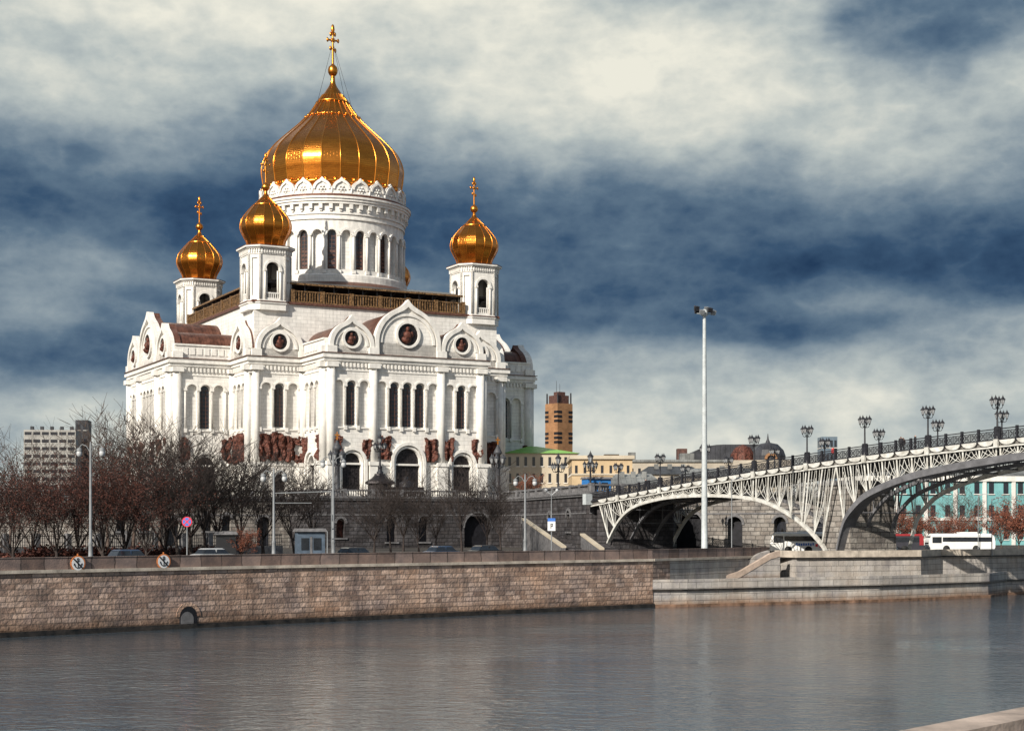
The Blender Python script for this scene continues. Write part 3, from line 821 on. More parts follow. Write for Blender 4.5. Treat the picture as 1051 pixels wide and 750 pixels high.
for F, kind, wd, r in wall_frames():
    shown = True
    holes = []
    h = wd/2
    outer = [(-h, 12.6), (h, 12.6), (h, 38.3), (-h, 38.3)]
    if kind == 'arm':
        if r in (0, 3, 1):
            bay(F, 0, 13.8, 5, (1, 2, 3), (4.9, 20.4), holes)
            bay(F, -11.3, 8.9, 3, (1,), (3.7, 19.9), holes)
            bay(F, 11.3, 8.9, 3, (1,), (3.7, 19.9), holes)
            for (a, b_) in ((-5.9, -3.6), (3.6, 5.9), (-15.2, -13.6), (-9.0, -7.6), (7.6, 9.0), (13.6, 15.2)): sculpture(F, a, b_, 20.4, 24.9, PO+.5)
        gable(F, 0, 13.4, 42.5, 1.6, 14, 2.1, 44.2)
        gable(F, -11.3, 8.8, 41.6, 1.25, 13.5, 1.45, 42.9)
        gable(F, 11.3, 8.8, 41.6, 1.25, 13.5, 1.45, 42.9)
        cols_ = (-h+.5, -6.95, 6.95, h-.5)
    elif kind == 'corner':
        if r in (0, 3, 1):
            bay(F, 0, wd, 3, (1,), (2.2, 17.0), holes)
            sculpture(F, -4.6, 4.6, 20.1, 25.6, PO+.5)
        gable(F, 0, 9.2, 41.7, 1.25, 8, 1.5, 43.0)
        cols_ = (-h+.6, h-.6)
    else:
        if r in (0, 3, 1):
            bay(F, 0, wd, 3, (1,), (3.7, 19.6), holes)
            sculpture(F, -5.4, -3.2, 20.1, 25.4, PO+.5); sculpture(F, 3.2, 5.4, 20.1, 25.4, PO+.5)
        # flat parapet with little panels
        fbox(panels, F, -h, h, 40.0, 42.6, -.8, PO)
        fbox(trim, F, -h, h, 42.6, 42.9, -.85, PO+.25)
        k = -h+1.6
        while k < h-1.9: fbox(trim, F, k, k+1.0, 40.9, 42.2, PO, PO+.14); k += 1.4
        cols_ = (-h+.5, h-.5)
    fpanel(panels, F, outer, holes, 0, PO)
    for s in cols_:
        fcol(trim, F, s, PO, .85 if kind != 'corner' else .7, 19.9, 38.2, n=12)
        fbox(trim, F, s-1.05, s+1.05, 12.7, 19.6, PO-.2, PO+1.05)
        fbox(trim, F, s-1.2, s+1.2, 19.5, 20.2, PO-.2, PO+1.25)
        fbox(trim, F, s-1.1, s+1.1, 37.5, 38.4, PO-.2, PO+1.15)
        fbox(trim, F, s-.95, s+.95, 40.05, 41.4, PO-.1, PO+.75)
    k = -h+.4
    while k < h-.4:       # little corbel arches under the cornice
        fbox(trim, F, k, k+.32, 37.6, 38.35, PO, PO+.35); k += .75
panels.build('bay_panels', m_white, cath)
trim.build('mouldings', m_trim, cath)

# roof gallery
mb = MB()
for r in range(4):
    a = r*pi/2
    F = Frame((25.9*sin(a), -25.9*cos(a)), (cos(a), sin(a)), (sin(a), -cos(a)))
    fbox(mb, F, -18, 18, 52.85, 53.1, -.4, .0); fbox(mb, F, -18, 18, 50.85, 51.1, -.4, 0)
    k = -18.
    while k < 18: fbox(mb, F, k, k+.22, 51.1, 52.85, -.3, -.08); k += .55
    for k in range(-3, 4): fbox(mb, F, k*6-.35, k*6+.35, 50.85, 53.25, -.55, .12)
mb.build('roof_balustrade', m_gallery, cath)
mb = MB()
mb.prism([(18.5, -18.5), (18.5, 18.5), (-18.5, 18.5), (-18.5, -18.5)], 50.4, 55.6)
for r in range(4):
    a = r*pi/2
    F = Frame((24.2*sin(a), -24.2*cos(a)), (cos(a), sin(a)), (sin(a), -cos(a)))
    k = -18
    while k < 18.1: fbox(mb, F, k-.12, k+.12, 50.5, 54.9, -.3, -.1); mb.tube(F(k, 53.4, -.2), F(k+1.6, 54.8, -.2), .07, .07, 4); k += 3
mb.build('roof_gallery', m_gallery_dark, cath)
mb = MB()
lo = [(24.8, -24.8), (24.8, 24.8), (-24.8, 24.8), (-24.8, -24.8)]; hi = [(18, -18), (18, 18), (-18, 18), (-18, -18)]
mb.add([(x, y, 54.7) for x, y in lo]+[(x, y, 56.2) for x, y in hi]+[(x, y, 54.4) for x, y in lo], [(0, 1, 5, 4), (1, 2, 6, 5), (2, 3, 7, 6), (3, 0, 4, 7), (8, 9, 1, 0), (9, 10, 2, 1), (10, 11, 3, 2), (11, 8, 0, 3), (4, 5, 6, 7), (8, 9, 10, 11)])
mb.build('gallery_roof', m_gallery_dark, cath)
mb = MB()
for r in range(4):
    a = r*pi/2
    F = Frame((24.8*sin(a), -24.8*cos(a)), (cos(a), sin(a)), (sin(a), -cos(a)))
    fbox(mb, F, -20, 20, 54.38, 54.72, 0.002, .12)
mb.build('gilt_eaves', m_gallery, cath)

# belfries
def onion(prof, n_lobes, name, parent, c=(0, 0)):
    # resample smoothly
    P = [Vector((r, z, 0)) for r, z in prof]; R = []
    for i in range(len(P)-1):
        p0 = P[max(0, i-1)]; p1 = P[i]; p2 = P[i+1]; p3 = P[min(len(P)-1, i+2)]
        for k in range(4):
            t = k/4; v_ = .5*((2*p1)+(p2-p0)*t+(2*p0-5*p1+4*p2-p3)*t*t+(3*p1-p0-3*p2+p3)*t**3); R.append((max(.05, v_.x), v_.y))
    R.append((P[-1].x, P[-1].y))
    rmax = max(r for r, z in R)
    def fn(t, z):
        return .975+.025*abs(sin(n_lobes*t/2))**.7
    mb = MB(); mb.lathe(R, c, n=n_lobes, smooth=False)
    o = mb.build(name, m_gold, parent) if parent is cath else None
    for i in range(n_lobes):
        mb = MB() if parent is cath else mb
        t = 2*pi*i/n_lobes; w_ = rmax*(.0085 if parent is cath else .014)
        pts = [(c[0]+(r*.996+w_*.2)*cos(t), c[1]+(r*.996+w_*.2)*sin(t), z) for r, z in R if r > rmax*.14]
        for a_, b_ in zip(pts, pts[1:]): mb.tube(a_, b_, w_*1.25, w_*1.25, 5, 0 if parent is cath else 1)
        if parent is cath: mb.build('rib', m_goldp, o)
    if parent is not cath: o = mb.build(name, [m_gold, m_goldp], parent)
    return o, R
def cross(parent, c, z0, h, name='cross'):
    """eight-armed orthodox cross with flared ends"""
    mb = MB(); w_ = h*.035
    x0, y0 = c
    # cross faces local -y, arms along x
    mb.tube((x0, y0, z0), (x0, y0, z0+h*.93), w_*.9, w_*.6, 6)
    def arm(za, half, tilt=0.):
        mb.tube((x0-half, y0, za+tilt), (x0+half, y0, za-tilt), w_*.75, w_*.75, 6)
        for s in (-1, 1):
            e = (x0+s*half, y0, za-s*tilt)
            mb.ball(e, w_*1.25, 0, (.8, .6, 1.5), 6, 4)
    arm(z0+h*.64, h*.15); arm(z0+h*.40, h*.07, h*.025); arm(z0+h*.80, h*.06)
    mb.ball((x0, y0, z0+h*.93), w_*1.9, 0, (.8, .6, 2.2), 6, 4)
    mb.ball((x0, y0, z0+h*.64), w_*1.9, 0, (1, .5, 1), 8, 5)
    for k in range(4):
        t = pi/4+k*pi/2; mb.tube((x0, y0, z0+h*.64), (x0+cos(t)*h*.09, y0, z0+h*.64+sin(t)*h*.09), w_*.4, w_*.15, 4)
    return mb.build(name, m_goldp, parent)
ONB = [(3.3, 61.0), (3.75, 62.5), (4.3, 63.5), (4.8, 64.6), (4.9, 65.6), (4.6, 66.7), (3.9, 67.7), (3.05, 68.7), (2.3, 69.5), (1.5, 70.2), (.8, 71.0), (.4, 71.7), (.28, 72.4)]
def belfry(cx, cy):
    AP, HF = 4.1, 2.45                       # broad cardinal faces, narrow corner faces
    def pts8(rf):
        h = HF+(rf-AP)*.41; P = []
        for k in range(4):
            a = k*pi/2
            for (x, y) in ((rf, -h), (rf, h)): P.append((cx+x*cos(a)-y*sin(a), cy+x*sin(a)+y*cos(a)))
        return P
    def ring(rf, z0, z1, mb): mb.prism(pts8(rf), z0, z1)
    mb = MB()
    ring(4.3, 49.0, 50.9, mb); ring(4.25, 59.5, 60.5, mb); ring(4.6, 60.5, 60.75, mb); ring(4.95, 60.75, 61.05, mb); ring(4.5, 50.2, 50.5, mb)
    for k in range(8):
        a = k*pi/4
        card = k % 2 == 0
        ap = AP if card else (AP+HF)/sqrt(2); hw = HF if card else (AP-HF)/sqrt(2)
        F = Frame((cx+ap*cos(a), cy+ap*sin(a)), (-sin(a), cos(a)), (cos(a), sin(a)))
        if card:
            fpanel(mb, F, [(-hw, 50.9), (hw, 50.9), (hw, 59.5), (-hw, 59.5)], [arch(0, 2.7, 51.3, 56.7, 10)], -.7, 0)
            fband(mb, F, 0, 56.7, 1.35, 1.75, 0, .28, n=12)
            for s in (-1, 1):
                fcol(mb, F, s*1.52, .1, .17, 51.1, 56.4, n=7); fbox(mb, F, s*1.52-.26, s*1.52+.26, 56.3, 56.7, 0, .36)
                fcol(mb, F, s*1.1, -.35, .16, 51.3, 56.5, n=6)
            fbox(mb, F, -1.3, 1.3, 52.1, 52.35, -.3, -.1)
            for j in range(6): fbox(mb, F, -1.15+j*.42, -1.0+j*.42, 51.2, 52.1, -.3, -.12)
        else:
            fpanel(mb, F, [(-hw, 50.9), (hw, 50.9), (hw, 59.5), (-hw, 59.5)], [[(-.6, 51.6), (.6, 51.6), (.6, 58.8), (-.6, 58.8)]], -.3, 0)
            fbox(mb, F, -.65, .65, 51.5, 58.9, -.6, -.3)
        for s in (-1, 1): fcol(mb, F, s*hw, .0, .24, 50.9, 59.5, n=7)
        j = -hw+.15
        while j < hw: fbox(mb, F, j, j+.22, 59.75, 60.4, .15, .38); j += .5
    b_ = mb.build('belfry', m_trim, cath)
    mb = MB(); ring(3.3, 50.9, 51.05, mb); mb.build('floor', m_gallery_dark, b_)
    mb = MB(); mb.lathe([(1.15, 53.6), (.95, 54.3), (.65, 55.3), (.55, 55.6), (.15, 55.9)], (cx, cy), n=12, cap=True); mb.tube((cx, cy, 55.8), (cx, cy, 59.4), .12, .12, 5)
    mb.build('bell', m_door, b_)
    mb = MB(); ring(3.9, 59.0, 59.15, mb); mb.build('ceiling', m_gallery_dark, b_)
    mb = MB(); ring(4.62, 50.5, 50.64, mb); mb.build('copper_sill', m_coping, b_)
    mb = MB(); ring(5.0, 61.05, 61.15, mb); mb.build('copper_sill', m_coping, b_)
    o, R = onion([(r, z) for r, z in ONB], 16, 'onion_dome', b_, (cx, cy))
    mb = MB()
    mb.lathe([(.28, 72.2), (.5, 72.35), (.78, 72.7), (.82, 73.05), (.6, 73.5), (.3, 73.75), (.15, 73.9)], (cx, cy), n=14)
    mb.build('finial', m_goldp, b_)
    mb = MB(); mb.lathe([(2.35, 69.2), (2.5, 69.45), (2.1, 69.7)], (cx, cy), n=14, cap=False); mb.build('neck_ring', m_goldp, b_)
    cross(b_, (cx, cy), 73.8, 5.4)
for sx in (-1, 1):
    for sy in (-1, 1): belfry(22.2*sx, 22.2*sy)

# drum and main dome
dr = MB()
dr.lathe([(19.0, 55.2), (18.6, 56.0), (15.6, 57.1), (15.6, 58.6), (15.3, 58.9), (14.7, 59.1)], n=64, cap=False, smooth=False)
dr.lathe([(14.1, 58), (14.1, 72)], n=64, cap=False)
drum = dr.build('drum', m_white, cath)
dt = MB(); DA = -pi/2-TH+radians(-1+6.8)   # one window faces the river
for k in range(32):
    a = DA+k*2*pi/32; F = Ring(14.1, a); pitch = 2*pi*14.1/32
    iswin = k % 2 == 0
    fpanel(dt, F, [(-pitch/2, 59.0), (pitch/2, 59.0), (pitch/2, 70.0), (0, 70.0), (-pitch/2, 70.0)], [arch(0, 1.75, 59.9, 66.9, 8)], 0, .75)
    fband(dt, F, 0, 66.9, .9, 1.34, .75, 1.15, n=10)
    fcol(dt, F, pitch/2, .9, .24, 59.6, 66.7, n=8); fbox(dt, F, pitch/2-.36, pitch/2+.36, 66.6, 67.05, .7, 1.22); fbox(dt, F, pitch/2-.36, pitch/2+.36, 59.0, 59.7, .7, 1.22)
    if iswin:
        mb = MB(); fpanel(mb, F, arch(0, 1.74, 59.9, 66.9, 8), [], .0, .12)
        lat = mb
        fbox(lat, F, -.78, -.62, 59.9, 67.0, .12, .2, 1); fbox(lat, F, .62, .78, 59.9, 67.0, .12, .2, 1); fbox(lat, F, -.06, .06, 59.9, 67.5, .12, .19, 1)
        z = 60.1
        while z < 67.2:
            fbox(lat, F, -.8, .8, z, z+.12, .121, .2, 1)
            if z < 64: fbox(lat, F, .1, .62, z, z+.5, .12, .16, 1); fbox(lat, F, -.62, -.1, z, z+.5, .12, .16, 1)
            z += .8
        mb.build('drum_window', [m_glass, m_lattice], drum)
for (r0, z0, z1) in ((15.15, 69.9, 70.2), (15.0, 70.2, 70.9), (15.25, 70.9, 71.4), (15.2, 71.4, 72.9), (15.9, 72.9, 73.4), (16.15, 73.4, 73.9), (16.4, 73.9, 74.35), (15.3, 74.35, 75.2)):
    dt.lathe([(r0, z0), (r0, z1)], n=72, smooth=False)
for k in range(48):
    F = Ring(15.2, k*2*pi/48)
    fbox(dt, F, -.36, .36, 71.9, 72.9, -.1, .62); fbox(dt, F, -.24, .24, 71.45, 71.9, -.1, .3)
for k in range(24):
    F = Ring(15.0, DA+(k+.5)*2*pi/24); pitch = 2*pi*15/24
    fpanel(dt, F, arch(0, pitch-.02, 74.7, 75.9, 12, .55), [], -.9, .12)
    fband(dt, F, 0, 75.9, 1.35, 1.7, .12, .36, n=12, tip=.4)
    for t in range(6):
        x = .62*cos(t*pi/3); z = 75.9+.62*sin(t*pi/3); dt.ball(F(x, z, .12), .22, 0, (1, 1, 1), 5, 4)
    dt.ball(F(0, 75.9, .12), .3, 0, (1, 1, 1), 6, 4)
    fcol(dt, F, pitch/2, .15, .22, 74.7, 76.2, n=6)
dt.build('drum_mouldings', m_trim, drum)
mb = MB(); mb.lathe([(16.42, 74.33), (16.42, 74.45), (15.3, 74.5)], n=72, cap=False, smooth=False)
mb.lathe([(15.55, 74.5), (15.55, 74.95), (15.2, 75.0)], n=72, cap=True, smooth=False)
mb.lathe([(19.2, 55.5), (19.1, 55.75), (15.7, 57.25), (15.5, 57.3)], n=64, cap=False)
mb.build('copper_bands', m_coping, drum)
BIG = [(14.2, 76.6), (14.45, 78.4), (14.7, 80.2), (14.9, 81.6), (14.85, 83.0), (14.4, 84.5), (13.4, 86.3), (11.65, 88.2), (9.55, 90.1), (7.45, 92.0), (5.6, 93.9), (4.55, 95.2), (3.25, 97.2), (2.4, 98.35), (1.5, 99.7), (.78, 100.8), (.5, 101.8), (.45, 103.2)]
od, R = onion(BIG, 24, 'main_dome', cath)
mb = MB()
mb.lathe([(.45, 102.9), (.7, 103.0), (.98, 103.5), (1.05, 104.1), (.9, 104.7), (.5, 105.1), (.25, 105.4)], n=18)
mb.build('finial', m_goldp, od); mb = MB()
mb.lathe([(5.55, 93.45), (5.85, 93.7), (5.45, 93.95)], n=48, cap=False)
for k in range(24):
    t = 2*pi*k/24+pi/24; mb.ball((5.8*cos(t), 5.8*sin(t), 93.7), .32, 0, (1, 1, 1.25), 6, 4)
mb.build('beaded_ring', m_goldp, od); mb = MB()
for (nn, rr, zz, s) in ((48, 14.65, 77.9, .5),):
    for k in range(nn):
        t = 2*pi*k/nn+pi/nn; mb.ball((rr*cos(t), rr*sin(t), zz), s, 0, (1, 1, 1.25 if s < .9 else .8), 6, 4)
mb.lathe([(14.6, 77.4), (15.0, 77.7), (14.6, 78.1)], n=96, cap=False)
mb.build('gilt_fringe', m_goldp, od); mb = MB()
mb.lathe([(3.5, 96.9), (3.65, 97.1), (3.0, 97.5)], n=32, cap=False)
mb.build('neck_ring', m_goldp, od)
cross(od, (0, 0), 105.3, 7.9)
mb = MB()
for k in range(4):
    t = k*pi/2+.5
    mb.tube((.15*cos(t), .15*sin(t), 109.5), (5.7*cos(t), 5.7*sin(t), 94.0), .035, .035, 4)
mb.build('stay_cable', m_iron, od)

# ================================================================ BRIDGE (local x = s away from the river, local y = 0 near edge, -12 far edge)
BO = Vector((36.5, 180.0)); BD = Vector((-.537, .8436)).normalized()
BRZ = atan2(BD.y, BD.x)
BWID = 12.0
def bpt(s, y=0.): return (BO.x+BD.x*s-BD.y*y*1.0, BO.y+BD.y*s+BD.x*y)
def zrail(s):
    if s < -50: s = -100-s
    return -4.487e-4*s*s-.06278*s+16.816
def zdeck(s): return zrail(s)-1.15
LS = [(.6, 5.0), (1.5, 6.0), (4.5, 8.2), (8.3, 10.0), (12.3, 11.15), (17, 11.65), (22, 11.85), (28, 11.8), (33, 11.4), (37.6, 10.5), (40.7, 8.8), (43, 6.3), (43.8, 5.0)]
MS = [(-1.4, 5.2), (-2.6, 8.6), (-4.3, 10.4), (-6.2, 11.6), (-9.5, 12.7), (-13, 13.5), (-17.5, 14.15), (-23.4, 14.75), (-27.8, 15.1), (-38, 15.6), (-50, 15.8)]
MS = [(-100-s, z) for s, z in MS[:-1]]+list(reversed(MS))
MS.sort()
def interp(P, s):
    if s <= P[0][0]: return P[0][1]
    for (a, za), (b_, zb) in zip(P, P[1:]):
        if s <= b_: k = (s-a)/(b_-a); return za+(zb-za)*k
    return P[-1][1]
def smooth_curve(P, k=5):
    V = [Vector((a, b_, 0)) for a, b_ in P]; R = []
    for i in range(len(V)-1):
        p0 = V[max(0, i-1)]; p1 = V[i]; p2 = V[i+1]; p3 = V[min(len(V)-1, i+2)]
        for j in range(k):
            t = j/k; q_ = .5*((2*p1)+(p2-p0)*t+(2*p0-5*p1+4*p2-p3)*t*t+(3*p1-p0-3*p2+p3)*t**3); R.append((q_.x, q_.y))
    R.append(P[-1]); return R
LSs, MSs = smooth_curve(LS), smooth_curve(MS)
br = thing('arch_bridge', 'white lattice steel arch footbridge with black railings rising to the right', 'bridge', (BO.x, BO.y, 0), BRZ)
S0, S1 = -101., 47.5
ns = 60
ss = [S0+(S1-S0)*i/ns for i in range(ns+1)]
mb = MB()
for a, b_ in zip(ss, ss[1:]):
    mb.hexa([(a, -BWID+.3, zdeck(a)-.55), (b_, -BWID+.3, zdeck(b_)-.55), (b_, -.3, zdeck(b_)-.55), (a, -.3, zdeck(a)-.55)],
            [(a, -BWID+.05, zdeck(a)), (b_, -BWID+.05, zdeck(b_)), (b_, -.05, zdeck(b_)), (a, -.05, zdeck(a))])
mb.build('deck', m_pave, br)
def rib(mb, P, y, wd, hh, mi=0):
    for (a, za), (b_, zb) in zip(P, P[1:]):
        mb.hexa([(a, y-wd, za), (b_, y-wd, zb), (b_, y, zb), (a, y, za)], [(a, y-wd, za+hh), (b_, y-wd, zb+hh), (b_, y, zb+hh), (a, y, za+hh)], mi)
panel_w = 9.32/4.25
def panel_joints():
    J = []; base = 3.6
    k0 = int((S0-base)/9.32)-1
    for k in range(k0, 7):
        b0 = base+k*9.32
        J += [b0-.27, b0+.27]+[b0+.27+i*(9.32-.54)/4 for i in (1, 2, 3)]
    return [j for j in sorted(J) if S0+.5 < j < S1-.5]
J = panel_joints()
def girder(y, side, full=True):
    mb = MB()
    r = .085
    for P, cen, ht, hf, Pr in ((LSs, 22.3, 24.8, 21.5, LS), (MSs, -50., 50.2, 48.5, MS)):
        rib(mb, P, y, .5, .42)
        js = [j for j in J if abs(j-cen) <= ht]
        bot = []
        for j in js:
            D_ = ht-abs(j-cen); a_ = 3.2 if cen > 0 else 1.7
            sb = j-(1 if j > cen else -1)*a_*math.exp(-D_/4.5)      # struts converge towards the feet
            zb = interp(P, sb)+.35; zt = zdeck(j)-.62
            bot.append((sb, zb, j, zt))
            mb.tube((sb, y-.25, zb), (j, y-.25, zt), r*1.25, r*1.25, 5)
        for (sa, za, ja, ta), (sb, zb, jb, tb) in zip(bot, bot[1:]):
            if jb-ja < .8: continue
            if not full: continue
            mid = (ja+jb)/2; hgt = min(ta-za, tb-zb)
            bayw = jb-ja
            tips = ((.24, 1.), (.52, .93), (.80, .62)) if hgt < 3.5 else ((.22, 1.), (.46, 1.), (.66, .82))
            for (sx, zx, jx, tz, sg) in ((sa, za, ja, ta, 1), (sb, zb, jb, tb, -1)):
                for fx, fz in tips:
                    tx = jx+sg*bayw*fx; zt = zx+(zdeck(tx)-.62-zx)*fz
                    if hgt > 3.5: tx = sx+(tx-sx)*fz
                    mx_ = sx+(tx-sx)*.62; mz = zx+(zt-zx)*.45      # curved like palm ribs
                    mb.tube((sx, y-.25, zx), (mx_, y-.25, mz), .05, .045, 4); mb.tube((mx_, y-.25, mz), (tx, y-.25, zt), .045, .04, 4)
    # top chord and swags
    for a, b_ in zip(ss, ss[1:]):
        mb.hexa([(a, y-.45, zdeck(a)-.78), (b_, y-.45, zdeck(b_)-.78), (b_, y-.05, zdeck(b_)-.78), (a, y-.05, zdeck(a)-.78)],
                [(a, y-.45, zdeck(a)-.60), (b_, y-.45, zdeck(b_)-.60), (b_, y-.05, zdeck(b_)-.60), (a, y-.05, zdeck(a)-.60)])
    o = mb.build('arch_girder', m_steel_w, br)
    mb = MB()
    yo = y if side > 0 else y-.5
    for ja, jb in zip(J, J[1:]):
        w2 = jb-ja; mid = (ja+jb)/2; zt = zdeck(mid)-.02
        if w2 < .8:
            mb.hexa([(ja, yo-.02, zt-.75), (jb, yo-.02, zt-.75), (jb, yo+.22, zt-.75), (ja, yo+.22, zt-.75)], [(ja, yo-.02, zt+.1), (jb, yo-.02, zt+.1), (jb, yo+.22, zt+.1), (ja, yo+.22, zt+.1)])
            continue
        n_ = 9; vs = []
        for i in range(n_+1):
            x = ja+.12+(w2-.24)*i/n_; z = zt-.04-.50*sqrt(max(0, 1-((x-mid)/(w2/2-.1))**2)); 
            for yy in (yo-.02, yo+.10): vs += [(x, yy, zdeck(x)-.04), (x, yy, z)]
        fs = []
        for i in range(n_):
            q_ = i*4; fs += [(q_+2, q_+3, q_+7, q_+6), (q_, q_+1, q_+5, q_+4), (q_+1, q_+3, q_+7, q_+5)]
        mb.add(vs, fs)
    mb.build('swag', m_steel_w, o)
    return o
girder(0, 1); girder(-BWID+.5, -1)
mb = MB()
for y in (-3.8, -7.8):
    for P, cen in ((LSs, 22.3), (MSs, -50)):
        rib(mb, P, y, .4, .4)
        for j in J[::2]:
            if P[0][0]+1 < j < P[-1][0]-1: mb.tube((j, y-.2, interp(P, j)+.3), (j, y-.2, zdeck(j)-.6), .09, .09, 4)
for k, j in enumerate(J[::2]):
    for P in (LSs, MSs):
        if P[0][0]+1 < j < P[-1][0]-1:
            z = interp(P, j)+.2
            mb.tube((j, -.3, z), (j, -BWID+.3, z), .1, .1, 4)
            mb.tube((j, -.3, zdeck(j)-.7), (j, -BWID+.3, zdeck(j)-.7), .12, .12, 4)
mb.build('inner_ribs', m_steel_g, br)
mb = MB()
for (a, za), (b_, zb) in zip(MSs, MSs[1:]):
    mb.hexa([(a, -1.9, za-.05), (b_, -1.9, zb-.05), (b_, .05, zb-.05), (a, .05, za-.05)], [(a, -1.9, za+.05), (b_, -1.9, zb+.05), (b_, .05, zb+.05), (a, .05, za+.05)])
    mb.hexa([(a, 0.03, za-.3), (b_, .03, zb-.3), (b_, .16, zb-.3), (a, .16, za-.3)], [(a, .03, za+.45), (b_, .03, zb+.45), (b_, .16, zb+.45), (a, .16, za+.45)])
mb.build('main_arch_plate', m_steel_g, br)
for y in (-.12, -BWID+.12):
    mb = MB()
    for a, b_ in zip(ss, ss[1:]):
        for (z0, z1, hw_) in ((1.08, 1.18, .07), (.90, .95, .03), (.06, .14, .06), (-.14, .02, .2)):
            mb.hexa([(a, y-hw_, zdeck(a)+z0), (b_, y-hw_, zdeck(b_)+z0), (b_, y+hw_, zdeck(b_)+z0), (a, y+hw_, zdeck(a)+z0)], [(a, y-hw_, zdeck(a)+z1), (b_, y-hw_, zdeck(b_)+z1), (b_, y+hw_, zdeck(b_)+z1), (a, y+hw_, zdeck(a)+z1)])
    for ja, jb in zip(J, J[1:]):
        z = zdeck(ja)
        mb.box(ja-.12, ja+.12, y-.12, y+.12, z, z+1.3)
        if jb-ja < .8: mb.box(ja, jb, y-.16, y+.16, z, z+1.38); continue
        w2 = jb-ja; nV = 14
        for i in range(1, nV):
            x = ja+w2*i/nV; mb.tube((x, y, zdeck(x)+.1), (x, y, zdeck(x)+.92), .016, .016, 3)
        for cx_ in (ja+w2*.27, ja+w2*.73):
            zc = zdeck(cx_)+.52
            for (rx, rz_) in ((.34, .34), (.18, .18)):
                pts = [(cx_+rx*cos(t*pi/5), y, zc+rz_*sin(t*pi/5)) for t in range(11)]
                mb.path(pts, .035, 4)
            mb.tube((cx_-.4, y, zc-.4), (cx_+.4, y, zc+.4), .035, .035, 4); mb.tube((cx_-.4, y, zc+.4), (cx_+.4, y, zc-.4), .035, .035, 4)
        zc = zdeck(ja+w2/2)+.52; mb.tube((ja+w2/2, y, zc-.4), (ja+w2/2, y, zc+.4), .06, .06, 4)
    mb.build('railing', m_iron, br)
# stone pier on the bastion and abutment block
mb = MB(); mb.hexa([(-2.6, -8.6, 2), (2.4, -8.6, 2), (2.4, -1.0, 2), (-2.6, -1.0, 2)], [(-2.1, -8.4, 12.9), (1.9, -8.4, 12.9), (1.9, -1.4, 12.9), (-2.1, -1.4, 12.9)])
mb.build('pier', m_granite_l, br)
mb = MB(); mb.box(-2.5, 2.3, -8.8, -1.1, 12.9, 13.4); mb.build('pier_cap', m_granite_trim, br)
mb = MB(); mb.box(43.2, 47.0, -BWID+.4, -.9, 3.5, 12.0); mb.build('abutment', m_granite, br)
mb = MB(); mb.box(S1-.3, S1+.5, -.2, .9, 11.2, 12.7); mb.build('end_block', m_mast, br); mb = MB(); mb.box(S1-.3, S1+.5, -BWID-.5, -BWID+.2, 11.2, 12.7); mb.build('end_block', m_mast, br)
def s_at(px, y=0.):
    lo, hi = -100., 60.
    for _ in range(60):
        m_ = (lo+hi)/2; p = bpt(m_, y); 
        if p[0]/p[1]*FPX+525.5 > px: lo = m_
        else: hi = m_
    return (lo+hi)/2

# ================================================================ LAMPS
def lantern(mb, c, s, gi=1):
    x, y, z = c
    mb.lathe([(.10*s, z), (.24*s, z+.50*s)], (x, y), n=6, mi=gi, smooth=False)
    for k in range(6):
        t = k*pi/3; mb.tube((x+.10*s*cos(t), y+.10*s*sin(t), z), (x+.245*s*cos(t), y+.245*s*sin(t), z+.5*s), .018*s, .018*s, 3)
    mb.lathe([(.30*s, z+.5*s), (.26*s, z+.58*s), (.11*s, z+.74*s), (.09*s, z+.84*s), (.03*s, z+.92*s), (.01*s, z+1.06*s)], (x, y), n=8, smooth=False)
    mb.lathe([(.04*s, z-.16*s), (.12*s, z)], (x, y), n=6)
def bridge_lamp(label, loc):
    t = thing('bridge_lamp', label, 'lamp post', loc, BRZ, 'black lamps along the bridge railings')
    mb = MB()
    mb.lathe([(.26, 0), (.26, .25), (.17, .45), (.14, 1.2), (.18, 1.3), (.10, 1.45), (.075, 3.3), (.11, 3.4), (.06, 3.5), (.05, 4.3)], n=8)
    mb.build('post', m_iron, t)
    mb = MB()
    for k in range(4):
        a = k*pi/2+.4; d = (cos(a), sin(a))
        pts = [(d[0]*r, d[1]*r, z) for r, z in ((.05, 3.3), (.25, 3.18), (.46, 3.25), (.56, 3.5))]
        mb.path(pts, .035, 5)
    mb.build('bracket', m_iron, t)
    for k in range(4):
        a = k*pi/2+.4; mb = MB(); lantern(mb, (.56*cos(a), .56*sin(a), 3.62), .95); mb.build('lantern', [m_iron, m_lantern], t)
    return t
ords = ['first', 'second', 'third', 'fourth', 'fifth', 'sixth', 'seventh', 'eighth']
lp0 = None
for side, y in (('near', -.12), ('far', -BWID+.12)):
    for k in range(8):
        s = 40.9-9.32*k
        lab = 'black four-lantern lamp post, %s from the terrace end along the %s railing of the bridge' % (ords[k], side)
        p = bpt(s, y); loc = (p[0], p[1], zdeck(s))
        if lp0 is None: lp0 = bridge_lamp(lab, loc)
        else: dup(lp0, loc, None, lab)

